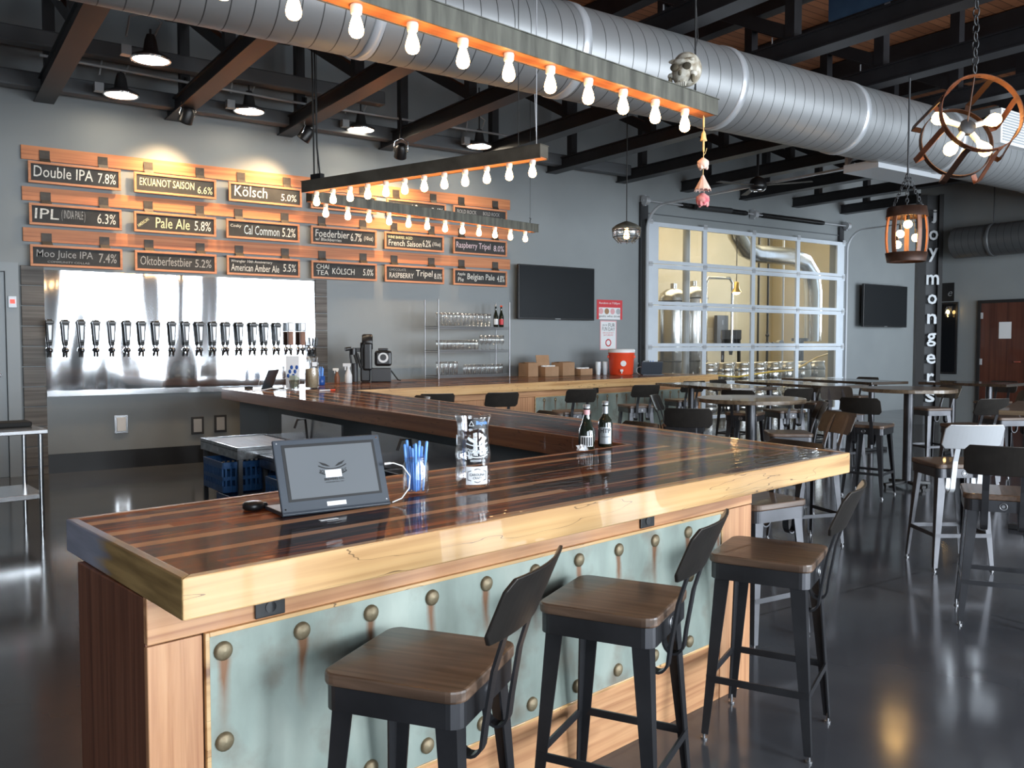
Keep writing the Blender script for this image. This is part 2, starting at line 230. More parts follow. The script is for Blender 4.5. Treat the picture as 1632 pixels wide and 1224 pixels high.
M = dict(
 wall=mat('grey_wall_paint', (.235, .255, .262), (.262, .282, .288), (1.2, 1.2, 1.2), rough=.55),
 wall_dark=mat('dark_wall_paint', (.10, .11, .12), rough=.6), white_wall=mat('cream_wall_paint', (.50, .43, .29), (.56, .48, .33), (1, 1, 1), rough=.6),
 floor=floor_mat(), deck=deck_mat(), black_steel=mat('black_painted_steel', (.012, .012, .014), (.02, .02, .023), (3, 3, 3), rough=.42),
 base_black=mat('black_cove_base', (.012, .012, .013), rough=.35),
 bartop=bar_top_mat(),
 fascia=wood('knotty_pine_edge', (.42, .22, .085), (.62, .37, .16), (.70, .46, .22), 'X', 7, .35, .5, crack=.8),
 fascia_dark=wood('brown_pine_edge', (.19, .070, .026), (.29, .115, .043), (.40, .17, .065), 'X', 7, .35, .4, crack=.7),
 fascia_cool_lit=cool_lit_edge_mat(),  # pine edge with cool window light painted on its far end
 fir=wood('oiled_fir_vertical', (.40, .18, .085), (.55, .28, .14), (.62, .34, .18), 'Z', 16, .42, .2, knots=False),
 fir_h=wood('oiled_fir_board', (.40, .18, .085), (.56, .29, .14), (.64, .35, .18), 'X', 14, .42, .2),
 fir_red=wood('reddish_fir_end', (.12, .042, .022), (.19, .072, .038), (.25, .10, .055), 'Z', 16, .42, .2, knots=False),
 sign_plank=wood('orange_pine_plank', (.40, .13, .05), (.58, .21, .08), (.66, .27, .11), 'X', 9, .5),
 sign_frame=wood('pine_sign_frame', (.45, .17, .075), (.55, .22, .10), (.60, .26, .12), 'X', 20, .5, knots=False),
 grey_plank=wood('weathered_grey_plank', (.085, .075, .068), (.14, .128, .118), (.19, .175, .16), 'X', 10, .7, knots=False),
 seat=wood('brown_stained_elm', (.062, .037, .024), (.115, .070, .046), (.17, .108, .074), 'Y', 10, .40, .2, knots=False, stretch=.07),
 table_wood=wood('worn_brown_table', (.085, .056, .034), (.13, .09, .055), (.18, .13, .08), 'X', 10, .32, .3, knots=False),
 table_dark=wood('dark_table_top', (.030, .019, .013), (.05, .033, .022), (.075, .05, .034), 'X', 10, .2, .4, knots=False),
 slate=mat('chalkboard_slate', (.022, .023, .024), (.035, .036, .037), (9, 9, 9), rough=.7),
 chalk=mat('white_chalk', (.78, .77, .72), (.5, .5, .48), (60, 60, 60), rough=.9), chalk_dim=mat('grey_chalk', (.40, .40, .40), (.25, .25, .25), (60, 60, 60), rough=.9),
 chalk_yellow=mat('yellow_chalk', (.72, .72, .45), (.5, .5, .32), (60, 60, 60), rough=.9), chalk_pink=mat('pink_chalk', (.75, .6, .66), (.5, .4, .44), (60, 60, 60), rough=.9),
 chalk_blue=mat('blue_chalk', (.5, .62, .72), (.35, .42, .5), (60, 60, 60), rough=.9),
 bracket=mat('raw_steel_strap', (.045, .036, .030), (.075, .062, .05), (14, 14, 14), rough=.5, metal=.4),
 patina=patina_mat(), rivet=mat('rusty_rivet', (.17, .12, .065), (.30, .25, .16), (30, 30, 30), rough=.5, metal=.5),
 gun=mat('gunmetal', (.055, .055, .06), (.085, .085, .092), (4, 4, 4), rough=.33, metal=.75),
 gun_back=mat('blackened_bronze', (.045, .040, .036), (.070, .062, .055), (5, 5, 5), rough=.38, metal=.7),
 chrome=mat('polished_chrome', (.82, .83, .85), rough=.08, metal=1), steel=steel_mat('brushed_stainless', rough=.22, wav=.05),
 tapwall=steel_mat('buckled_stainless', (.74, .75, .77), rough=.07, wav=.34, sc=(1.25, 1, .28)), ledge=steel_mat('bright_stainless', rough=.16, wav=.1),
 tank=steel_mat('tank_stainless', (.62, .62, .61), .25, .1),
 duct=duct_mat('galvanised_spiral', (.31, .315, .32), .46, .16, .55), duct_dark=duct_mat('grey_spiral', (.09, .095, .10), .40, .13, .3),
 galv=mat('galvanised_band', (.60, .62, .65), rough=.35, metal=.45),
 beam_zinc=mat('weathered_zinc_beam', (.055, .053, .042), (.15, .145, .118), (16, 9, 2.0), rough=.55, metal=.2, detail=8), beam_dark=mat('dark_weathered_beam', (.075, .065, .05), (.14, .125, .10), (5, 5, 5), rough=.6, metal=.1),
 porcelain=mat('white_porcelain', (.82, .80, .75), rough=.3), bulb=emis('lit_frosted_bulb', (1.0, .58, .24), 17.0), nickel=mat('dull_nickel', (.30, .30, .31), rough=.35, metal=.9), bulb_hot=emis('lit_clear_bulb', (1.0, .62, .22), 14.0),
 lamp_white=emis('lit_lamp_lens', (1.0, .86, .66), 16.0), red_led=emis('red_led', (1.0, .05, .03), .8),
 black=mat('black_plastic', (.012, .012, .013), rough=.35), black_gloss=mat('black_glass_screen', (.006, .007, .009), rough=.06, spec=.6), rubber=mat('black_rubber', (.015, .015, .015), rough=.8),
 cable=mat('black_cable', (.01, .01, .01), rough=.6), white_cable=mat('white_cable', (.8, .8, .8), rough=.4), grey_cable=mat('grey_conduit', (.42, .44, .46), rough=.45),
 white=mat('white_plastic', (.78, .79, .8), rough=.4), paper=mat('white_paper', (.80, .81, .82), rough=.7), white_alu=mat('white_aluminium', (.70, .76, .83), (.76, .82, .88), (3, 3, 3), rough=.32, metal=.25),
 pane=thin_glass('clear_pane', (.98, .985, .985), lo=.015, hi=.3), glass=thin_glass('clear_glassware', (.985, .99, .99), .03, 1.0), jar=thin_glass('jar_glass', (.98, .985, .99), .04, .7), frost=mat('frosted_print', (.72, .78, .82), rough=.4),
 bottle=mat('dark_green_bottle', (.010, .014, .008), rough=.06, coat=1), blue=mat('blue_plastic', (.012, .07, .20), rough=.38), pen_blue=mat('light_blue_pen', (.10, .30, .85), (.2, .45, .9), (30, 30, 30), rough=.35), navy=mat('navy_cup', (.02, .09, .36), rough=.3),
 red=mat('red_orange_plastic', (.80, .075, .025), rough=.4), cardboard=mat('brown_cardboard', (.36, .21, .115), (.43, .26, .15), (5, 5, 5), rough=.8), red_paper=mat('red_print', (.62, .05, .06), rough=.5), pink_paper=mat('pink_print', (.75, .4, .42), rough=.6),
 navy_sign=mat('navy_painted_board', (.012, .035, .075), (.02, .05, .095), (8, 8, 8), rough=.6), dark_grey=mat('dark_grey_plastic', (.05, .06, .075), rough=.35), screen=mat('grey_screen', (.115, .125, .135), rough=.18, emit=(.115, .125, .135), es=.25),
 mahogany=wood('mahogany_door', (.055, .016, .010), (.085, .025, .015), (.11, .035, .02), 'Z', 7, .35, .3, knots=False), grey_door=mat('grey_door_paint', (.27, .30, .32), rough=.45),
 bone=mat('aged_bone', (.22, .17, .11), (.72, .69, .60), (26, 26, 26), rough=.6, detail=8), bone_dark=mat('dark_socket', (.05, .04, .025), (.17, .14, .09), (20, 20, 20), rough=.9),
 copper=mat('rusted_hoop_iron', (.10, .035, .018), (.22, .075, .035), (9, 9, 9), rough=.5, metal=.35), hoop=mat('dark_hoop_iron', (.045, .022, .015), (.085, .04, .025), (8, 8, 8), rough=.5, metal=.4), stave=wood('barrel_stave', (.14, .05, .025), (.22, .085, .04), (.30, .12, .06), 'Z', 14, .5, 0, knots=False),
 black_chrome=mat('smoked_chrome', (.13, .13, .14), rough=.18, metal=.9),
 petal=mat('dried_rose', (.55, .10, .13), (.72, .38, .34), (30, 30, 30), rough=.8), petal_pale=mat('pale_dried_rose', (.70, .45, .38), (.8, .6, .5), (25, 25, 25), rough=.8), stem=mat('straw_stem', (.72, .50, .22), rough=.8),
 hops=mat('pale_grain', (.45, .34, .2), (.6, .5, .35), (60, 60, 60), rough=.9), money=mat('green_banknote', (.35, .42, .33), (.5, .55, .46), (25, 25, 25), rough=.8), hose=mat('yellow_hose', (.70, .48, .08), rough=.4),
 copper_pipe=mat('brass_pipe', (.60, .42, .15), rough=.3, metal=.8), glare_steel=mat('glare_back_steel', (.62, .635, .66), rough=.42, metal=.5), wet_steel=mat('wet_drain_steel', (.20, .21, .22), (.42, .43, .44), (18, 18, 18), rough=.18, metal=.9), letter=mat('brushed_letter_metal', (.36, .375, .39), rough=.35, metal=.4), bark=mat('iron_grey', (.06, .062, .066), rough=.5, metal=.5), board_black=mat('matte_black_board', (.010, .010, .011), rough=.6),
 concrete=mat('grey_concrete', (.30, .29, .27), (.36, .35, .33), (2, 2, 2), rough=.7))

# ------------------------------------------------------------------ mesh builder
class MB:
    def __init__(s): s.v = []; s.f = []; s.s = []
    def add(s, vs, fs, smooth=False):
        b = len(s.v); s.v += [tuple(v) for v in vs]; s.f += [tuple(i+b for i in f) for f in fs]; s.s += [smooth]*len(fs); return s
    def box(s, x0, x1, y0, y1, z0, z1):
        return s.add([(x0,y0,z0),(x1,y0,z0),(x1,y1,z0),(x0,y1,z0),(x0,y0,z1),(x1,y0,z1),(x1,y1,z1),(x0,y1,z1)], [(0,3,2,1),(4,5,6,7),(0,1,5,4),(1,2,6,5),(2,3,7,6),(3,0,4,7)])
    def bar(s, a, b, w, h, up=(0, 0, 1)):
        a = Vector(a); b = Vector(b); d = (b-a).normalized(); u = Vector(up)
        if abs(d.dot(u)) > .99: u = Vector((0, 1, 0))
        x = d.cross(u).normalized(); y = x.cross(d).normalized()
        vs = [p+x*(i*w/2)+y*(j*h/2) for p in (a, b) for i, j in ((-1,-1),(1,-1),(1,1),(-1,1))]
        return s.add(vs, [(0,3,2,1),(4,5,6,7),(0,1,5,4),(1,2,6,5),(2,3,7,6),(3,0,4,7)])
    def tube(s, pts, r, n=8, rr=None, caps=True):
        pts = [Vector(p) for p in pts]; k = len(pts); vs = []; fs = []; prev = None
        for i, p in enumerate(pts):
            d = (pts[min(i+1, k-1)]-pts[max(i-1, 0)]).normalized()
            if prev is None:
                u = Vector((0, 0, 1)) if abs(d.z) < .9 else Vector((1, 0, 0)); x = d.cross(u).normalized()
            else:
                x = (prev-d*prev.dot(d)).normalized()
            prev = x; y = d.cross(x); q = rr[i] if rr else r
            vs += [p+(x*math.cos(2*math.pi*j/n)+y*math.sin(2*math.pi*j/n))*q for j in range(n)]
        for i in range(k-1):
            fs += [(i*n+j, i*n+(j+1) % n, (i+1)*n+(j+1) % n, (i+1)*n+j) for j in range(n)]
        s.add(vs, fs, True)
        if caps:
            s.add(vs[:n], [tuple(range(n))[::-1]]); s.add(vs[-n:], [tuple(range(n))])
        return s
    def cyl(s, a, b, r, r2=None, n=16): return s.tube([a, b], r, n, [r, r if r2 is None else r2])
    def lathe(s, prof, o=(0, 0, 0), n=20, m=None, smooth=True):
        vs = []; fs = []; k = len(prof); o = Vector(o)
        for r, z in prof:
            for j in range(n):
                v = Vector((r*math.cos(2*math.pi*j/n), r*math.sin(2*math.pi*j/n), z))
                if m: v = m @ v
                vs.append(v+o)
        for i in range(k-1): fs += [(i*n+j, i*n+(j+1) % n, (i+1)*n+(j+1) % n, (i+1)*n+j) for j in range(n)]
        s.add(vs, fs, smooth)
        if prof[0] == prof[-1]: return s
        if prof[0][0] > 1e-5: s.add(vs[:n], [tuple(range(n))[::-1]])
        if prof[-1][0] > 1e-5: s.add(vs[-n:], [tuple(range(n))])
        return s
    def prism(s, poly, z0, z1):
        n = len(poly); vs = [(x, y, z0) for x, y in poly]+[(x, y, z1) for x, y in poly]
        return s.add(vs, [tuple(range(n))[::-1], tuple(range(n, 2*n))]+[(i, (i+1) % n, (i+1) % n+n, i+n) for i in range(n)])
    def extr(s, poly, d):
        """3-D outline pushed along d"""
        n = len(poly); d = Vector(d); vs = [Vector(p) for p in poly]+[Vector(p)+d for p in poly]
        return s.add(vs, [tuple(range(n))[::-1], tuple(range(n, 2*n))]+[(i, (i+1) % n, (i+1) % n+n, i+n) for i in range(n)])
    def strip(s, pts, w, t):
        """flat bar of thickness t swept along pts, its width vector w"""
        pts = [Vector(p) for p in pts]; w = Vector(w); k = len(pts); vs = []
        for i, p in enumerate(pts):
            d = (pts[min(i+1, k-1)]-pts[max(i-1, 0)]).normalized(); nn = d.cross(w).normalized()*(t/2)
            vs += [p-w/2-nn, p+w/2-nn, p+w/2+nn, p-w/2+nn]
        fs = [(0, 1, 2, 3), tuple(4*(k-1)+i for i in (3, 2, 1, 0))]
        for i in range(k-1):
            fs += [(4*i+j, 4*i+(j+1) % 4, 4*i+4+(j+1) % 4, 4*i+4+j) for j in range(4)]
        return s.add(vs, fs)
    def ball(s, c, r, sc=(1, 1, 1), n=16, k=10):
        prof = [(r*math.sin(math.pi*i/k), -r*math.cos(math.pi*i/k)) for i in range(k+1)]
        return s.lathe([(max(a, 1e-6), z) for a, z in prof], c, n, Matrix.Diagonal(sc))
    def ring(s, c, R_, r, axis='Z', n=28, k=8, m=None):
        vs = []; fs = []
        for i in range(n):
            a = 2*math.pi*i/n
            for j in range(k):
                b = 2*math.pi*j/k; q = R_+r*math.cos(b); v = Vector((q*math.cos(a), q*math.sin(a), r*math.sin(b)))
                if axis == 'X': v = Vector((v.z, v.x, v.y))
                if axis == 'Y': v = Vector((v.x, v.z, v.y))
                if m: v = m @ v
                vs.append(v+Vector(c))
        for i in range(n): fs += [(i*k+j, i*k+(j+1) % k, ((i+1) % n)*k+(j+1) % k, ((i+1) % n)*k+j) for j in range(k)]
        return s.add(vs, fs, True)
    def text(s, body, x0, x1, z0, z1, y, ext=.0008, bold=0, shear=0, fitw=True, fn=None):
        """lettering in the local XZ plane facing -Y, fitted to the box"""
        cu = bpy.data.curves.new('lettering', 'FONT'); cu.body = body; cu.resolution_u = 2; cu.offset = bold; cu.shear = shear; cu.extrude = 0
        o = bpy.data.objects.new('lettering', cu); me = bpy.data.meshes.new_from_object(o)
        P = [v.co.copy() for v in me.vertices]; F = [tuple(p.vertices) for p in me.polygons]
        bpy.data.objects.remove(o); bpy.data.curves.remove(cu); bpy.data.meshes.remove(me)
        if not P: return s
        a0 = min(p.x for p in P); a1 = max(p.x for p in P); b0 = min(p.y for p in P); b1 = max(p.y for p in P)
        sx = (x1-x0)/(a1-a0); sz = (z1-z0)/(b1-b0)
        if not fitw: sx = sz
        Q = [(x0+(p.x-a0)*sx, y, z0+(p.y-b0)*sz) for p in P]
        if fn: Q = [fn(q) for q in Q]
        s.add(Q, F)
        if ext > .002:       # raised letters get sides
            ed = {}
            for f in F:
                for i in range(len(f)):
                    e = (f[i], f[(i+1) % len(f)]); k = tuple(sorted(e)); ed.setdefault(k, []).append(e)
            bd = [v[0] for v in ed.values() if len(v) == 1]; n = len(Q)
            s.add(Q+[(q[0], q[1]+ext, q[2]) for q in Q], [(a, a+n, b+n, b) for a, b in bd])
        return s
    def build(s, name, m, parent=None, bevel=0, loc=None, rot=None, seg=2, sub=0):
        me = bpy.data.meshes.new(name); me.from_pydata(s.v, [], s.f); me.polygons.foreach_set('use_smooth', s.s); me.update()
        me.materials.append(M[m] if isinstance(m, str) else m)
        o = bpy.data.objects.new(name, me); C.objects.link(o)
        if parent is not None: o.parent = parent
        if loc: o.location = loc
        if rot: o.rotation_euler = rot
        if bevel:
            b = o.modifiers.new('bevel', 'BEVEL'); b.width = bevel; b.segments = seg; b.limit_method = 'ANGLE'; b.angle_limit = R(40)
        if sub:
            b = o.modifiers.new('smooth', 'SUBSURF'); b.levels = b.render_levels = sub
        return o
def thing(name, label, cat, loc=(0, 0, 0), rz=0, group=None, rot=None):
    o = bpy.data.objects.new(name, None); C.objects.link(o); o.location = loc; o.rotation_euler = rot or (0, 0, rz); o.empty_display_size = .1
    return tag(o, label, cat, group)
def tag(o, label, cat, group=None):
    o['label'] = label; o['category'] = cat
    if group: o['group'] = group
    return o
def struct(o): o['kind'] = 'structure'; return o
KIDS = {}
def dup(root, loc, rz, label, group=None, rot=None):
    if root.name not in KIDS:
        KIDS[root.name] = [(c, list(c.children)) for c in root.children]
    r = root.copy(); C.objects.link(r); r.location = loc; r.rotation_euler = rot or (0, 0, rz); r['label'] = label
    if group: r['group'] = group
    for ch, gs in KIDS[root.name]:
        c = ch.copy(); C.objects.link(c); c.parent = r
        for g in gs:
            d = g.copy(); C.objects.link(d); d.parent = c
    return r
ORD = 'first second third fourth fifth sixth seventh eighth ninth tenth eleventh twelfth thirteenth fourteenth fifteenth sixteenth seventeenth eighteenth nineteenth twentieth'.split()
def arc(cx, cz, r, a0, a1, n): return [(cx+r*math.cos(R(a0+(a1-a0)*i/n)), cz+r*math.sin(R(a0+(a1-a0)*i/n))) for i in range(n+1)]
def rrect(x0, x1, y0, y1, r, n=5):
    p = []
    for cx, cy, a in ((x1-r, y1-r, 0), (x0+r, y1-r, 90), (x0+r, y0+r, 180), (x1-r, y0+r, 270)): p += arc(cx, cy, r, a, a+90, n)
    return p

# ------------------------------------------------------------------ the room
YW = 12.25; XR = 17.3; ZC = 6.2
struct(MB().box(-4.2, 24, -5.3, 20, -.2, 0).build('floor', 'floor'))
struct(MB().box(-4.2, 22, -5.3, YW+.2, ZC, ZC+.15).build('ceiling', 'deck'))
w = MB(); w.box(-4.2, 11.55, YW, YW+.2, 0, ZC); w.box(17.5, 22, YW, YW+.2, 0, ZC); w.box(11.55, 17.5, YW, YW+.2, 3.95, ZC)
struct(w.build('wall_back', 'wall'))
struct(MB().box(-4.4, -4.2, -5.3, YW+.2, 0, ZC).build('wall_left', 'wall_dark'))
w = MB(); w.box(XR, XR+.2, -5.3, 10.15, 0, ZC)
struct(w.build('wall_right', 'wall')); struct(MB().box(21.8, 22, 6.4, YW, 0, ZC).build('wall_recess', 'wall'))
struct(MB().box(XR+.2, 21.8, 6.4, 6.6, 0, .5).box(XR+.2, 21.8, 6.4, 6.6, 4.1, ZC).box(XR+.2, 17.75, 6.4, 6.6, .5, 4.1).box(21.45, 21.8, 6.4, 6.6, .5, 4.1).build('wall_side', 'wall'))
f = MB()
for x in (17.75, 19.0, 20.25, 21.45): f.box(x-.04, x+.04, 6.8, 6.88, .5, 4.1)
struct(f.build('window_5', 'black'))  # unseen frame added in front of the recess fill light
f = MB()
for k in range(4): f.box(6.72+.34*k, 6.80+.34*k, -5.019, -4.95, 0, 4.15)
struct(f.build('trim_6', 'sign_plank'))
w = MB(); w.box(-4.2, XR, -5.2, -5.02, 4.15, ZC); w.box(-4.2, XR, -5.2, -5.02, 0, .3)
for a, b in ((-4.2, -2.7), (2.0, 3.9), (6.5, 8.2), (12.0, 12.6), (16.7, 17.3)): w.box(a, b, -5.2, -5.02, .3, 4.15)
struct(w.build('wall_front', 'wall_dark'))
for i, (a, b) in enumerate([(-2.7, 2.0), (3.9, 6.5), (8.2, 12.0), (12.6, 16.7)]):
    f = MB(); n = 3
    for k in range(n+1): x = a+(b-a)*k/n; f.box(x-.04, x+.04, -4.95, -4.87, .3, 4.15)
    for z in (.3, 1.1, 3.0, 4.11): f.box(a, b, -4.95, -4.87, z, z+.06)
    struct(f.build('window_%d' % (i+1), 'black'))
struct(MB().box(1.1, 4.98, YW-.03, YW, 0, .24).build('baseboard_back', 'base_black'))
struct(MB().box(4.98, 11.4, YW-.02, YW, 1.24, 1.275).build('trim_1', 'wall'))
# weathered plank columns framing the steel tap wall
def plank_column(name, x0, x1, z0, z1):
    m = MB(); z = z1
    while z > z0+.02: m.box(x0, x1, YW-.04, YW, max(z0, z-.245), z-.006); z -= .25
    return struct(m.build(name, 'grey_plank', bevel=.004))
plank_column('trim_2', 1.12, 1.37, 0, 2.60); plank_column('trim_3', 4.91, 5.09, 0, 2.58)
# grey service door at the far left
d = struct(MB().box(-.2, .94, YW-.05, YW-.01, 0, 2.5).build('door_2', 'grey_door', bevel=.004))
MB().box(-.32, -.2, YW-.07, YW, 0, 2.62).box(.95, 1.09, YW-.07, YW, 0, 2.62).box(-.2, .95, YW-.07, YW, 2.51, 2.62).build('door_frame', 'grey_door', d)
MB().cyl((.86, YW-.05, 1.25), (.86, YW-.10, 1.25), .03).bar((.88, YW-.11, 1.25), (.72, YW-.11, 1.25), .02, .022).build('door_handle', 'chrome', d, bevel=.004)
# ---- steel roof beams: open web joists running from the back wall towards the street
for i, x in enumerate([1.42, 2.95, 4.48, 6.07, 7.68, 9.27, 10.88, 12.55, 14.25, 15.95, 17.68, 19.5]):
    y0 = -4.95 if x < 17 else 9.85
    m = MB(); m.box(x-.075, x+.075, y0, YW-.01, 4.62, 4.78); m.box(x-.11, x+.11, y0, YW-.01, 4.60, 4.618); m.box(x-.1, x+.1, y0, YW-.01, 4.782, 4.80)
    b = struct(m.build('roof_beam', 'black_steel'))
    MB().box(x-.09, x+.09, y0, YW-.01, 5.9, 6.18).build('top_chord', 'black_steel', b)
    ys = [YW-.6-1.9*k for k in range(10) if YW-.6-1.9*k > y0]
    for y in ys: MB().box(x-.06, x+.06, y-.06, y+.06, 4.801, 5.9).build('web_post', 'black_steel', b)
    for k in range(0, len(ys)-1, 2):
        MB().bar((x, ys[k], 5.85), (x, ys[k+1], 4.87), .11, .13).build('web_brace', 'black_steel', b)
for y, x0, x1, z in ((YW-.32, .9, 10.8, 4.67), (YW-.9, -2, 5.6, 5.0)):
    struct(MB().box(x0, x1, y-.09, y+.09, z, z+.19).build('roof_beam', 'wall_dark', bevel=.02))

# ------------------------------------------------------------------ steel tap wall
tw = thing('tap_wall', 'buckled stainless steel panel on back wall carrying the row of beer taps', 'steel panel', (1.37, YW-.03, .97))
MB().box(0, 3.53, 0, .028, .06, 1.58).build('steel_sheet', 'tapwall', tw)
MB().box(0, 3.53, -.035, .028, 0, .058).box(0, 3.53, -.04, -.034, .04, .07).build('drip_ledge', 'ledge', tw)
def tap(i, x):
    t = thing('beer_tap', 'black tap handle with chrome faucet, %s from the left on the steel wall' % ORD[i], 'beer tap', (x, YW-.031, 1.55), 0, 'beer taps on the steel wall')
    MB().cyl((0, -.001, 0), (0, -.012, 0), .045).build('collar', 'chrome', t)
    f = MB().cyl((0, -.01, 0), (0, -.09, 0), .017); f.ball((0, -.09, 0), .033, n=12, k=8); f.tube([(0, -.09, 0), (0, -.115, -.03), (0, -.118, -.09)], .014, 10); f.tube([(0, -.075, -.02), (0, -.06, -.07)], .009, 8); f.cyl((0, -.09, .02), (0, -.09, .06), .012)
    f.build('faucet', 'black_chrome', t)
    return t
TAPX = [1.41, 1.59, 1.77, 1.94, 2.13, 2.31, 2.49, 2.67, 2.87, 3.05, 3.23, 3.41, 3.59, 3.77, 3.96, 4.13, 4.31, 4.49, 4.67, 4.84]
def handle(kind):
    m = MB(); y = -.09
    for w0, w1, z0, z1, d0, d1 in ((.018, .026, .055, .10, .02, .028), (.026, .041, .10, .33, .028, .04), (.046, .046, .33, .365, .046, .046), (.034, .024, .365, .385, .04, .03)):
        m.add([(-w0, y-d0/1.4, z0), (w0, y-d0/1.4, z0), (w0, y+d0/1.4, z0), (-w0, y+d0/1.4, z0), (-w1, y-d1/1.4, z1), (w1, y-d1/1.4, z1), (w1, y+d1/1.4, z1), (-w1, y+d1/1.4, z1)],
              [(0,3,2,1),(4,5,6,7),(0,1,5,4),(1,2,6,5),(2,3,7,6),(3,0,4,7)])
    return m
for i, x in enumerate(TAPX[:-1]):
    if i == 0:
        t = tap0 = tap(0, x)
        h = handle(0).build('handle', 'black', t, bevel=.005)
        p = MB(); p.add([(-.012, -.119, .13), (.012, -.119, .13), (.020, -.124, .31), (-.020, -.124, .31)], [(0, 1, 2, 3)]); p.build('name_plate', 'nickel', h)
    elif i < 17:
        t = dup(tap0, (x, YW-.031, 1.55), R(random.uniform(-2, 2)), 'black tap handle with grey plate, %s from the left on the steel wall' % ORD[i])
    else:
        t = tap(i, x); t['label'] = 'brown tap handle with silver head, %s of the two brown ones near the right end' % ('first' if i == 17 else 'second')
        MB().bar((0, -.09, .06), (0, -.09, .26), .075, .05, (0, 1, 0)).build('handle', 'stave', t, bevel=.008)
        MB().box(-.042, .042, -.125, -.055, .262, .39).build('head_cap', 'letter', t, bevel=.012)
t = tap(19, TAPX[-1]); t['label'] = 'short twin-lever tap at the right end of the steel wall'
MB().bar((-.05, -.09, .05), (-.065, -.09, .17), .02, .02).bar((.05, -.09, .05), (.06, -.09, .17), .02, .02).bar((-.055, -.09, .052), (.055, -.09, .052), .016, .016).build('lever_pair', 'black', t, bevel=.003)
# ------------------------------------------------------------------ chalkboard menu on three pine planks
for k, z in enumerate((3.89, 3.39, 2.89)):
    p = MB().box(0, 7.24, 0, .025, 0, .17)
    for j in range(12):
        for zz in (.03, .14): p.cyl((.06+j*.648, -.002, zz), (.06+j*.648, .002, zz), .009, n=6)
    o = p.build('menu_plank', 'sign_plank', loc=(1.155, YW-.026, z), bevel=.003)
    tag(o, '%s orange pine plank on the grey wall holding a row of chalkboards' % ('topmost', 'middle', 'lowest')[k], 'plank', 'menu planks')
MENU = [
 [[('Double IPA', .03, .70, .05, .19, 'c'), ('7.8%', .76, .97, .04, .17, 'c')], [('EKUANOT SAISON', .04, .74, .07, .17, 'y'), ('6.6%', .78, .98, .03, .13, 'y')], [('K\u00f6lsch', .05, .52, .05, .20, 'c'), ('5.0%', .72, .95, .04, .14, 'c')],
  [('Amber Ale', .08, .66, .06, .17, 'c'), ('5.0%', .74, .96, .05, .15, 'c')], [('Oatmeal Stout', .05, .70, .06, .18, 'c'), ('5.4%', .76, .97, .06, .16, 'c')], [('BOLD ROCK', .05, .42, .12, .18, 'g'), ('CITRUS', .05, .36, .04, .10, 'c'), ('BOLD ROCK', .55, .88, .12, .18, 'g'), ('Carolina Apple', .53, .97, .03, .10, 'c')]],
 [[('IPL', .03, .30, .05, .18, 'c'), ('( INDIA PALE )', .33, .60, .04, .18, 'g'), ('6.3%', .74, .96, .04, .17, 'c')], [('AMERICAN', .00, .17, .08, .13, 'y'), ('Pale Ale', .24, .68, .04, .18, 'y'), ('5.8%', .74, .96, .04, .17, 'c')], [('Cosky', .03, .18, .12, .17, 'c'), ('Cal Common', .22, .73, .04, .17, 'b'), ('5.2%', .77, .97, .04, .17, 'c')],
  [('Foederbier', .04, .58, .08, .19, 'c'), ('w/ Blackberries', .04, .45, .025, .07, 'c'), ('6.7%', .60, .78, .05, .17, 'c'), ('(10oz)', .82, .97, .06, .14, 'c')], [('WINE BARREL AGED', .03, .46, .14, .185, 'y'), ('French Saison', .04, .62, .03, .12, 'c'), ('6.2%', .64, .79, .04, .15, 'c'), ('(10oz)', .82, .97, .05, .13, 'c')], [('Raspberry Tripel', .03, .70, .04, .17, 'p'), ('8.0%', .76, .97, .05, .15, 'p')]],
 [[('Moo Juice IPA', .04, .68, .06, .18, 'g'), ('COMMUNITY COLLAB', .16, .64, .02, .045, 'g'), ('7.4%', .75, .96, .05, .17, 'g')], [('Oktoberfestbier', .04, .70, .05, .17, 'g'), ('5.2%', .74, .96, .05, .16, 'g')], [('Wrangler 10th Anniversary', .03, .62, .14, .19, 'c'), ('American Amber Ale', .03, .72, .03, .13, 'c'), ('5.5%', .78, .97, .05, .16, 'c')],
  [('CHAI', .05, .25, .12, .19, 'c'), ('TEA', .05, .24, .03, .10, 'c'), ('K\u00d6LSCH', .30, .66, .05, .16, 'c'), ('5.0%', .80, .97, .05, .15, 'c')], [('CHOCOLATE', .05, .34, .15, .19, 'g'), ('RASPBERRY', .05, .48, .04, .12, 'c'), ('Tripel', .52, .82, .05, .18, 'c'), ('8.0%', .85, .99, .05, .14, 'c')], [('Apple', .05, .20, .12, .18, 'c'), ('Pie', .06, .17, .03, .10, 'c'), ('Belgian Pale', .24, .78, .04, .17, 'c'), ('4.8%', .83, .98, .05, .16, 'c')]]]
CH = dict(c='chalk', y='chalk_yellow', g='chalk_dim', b='chalk_blue', p='chalk_pink')
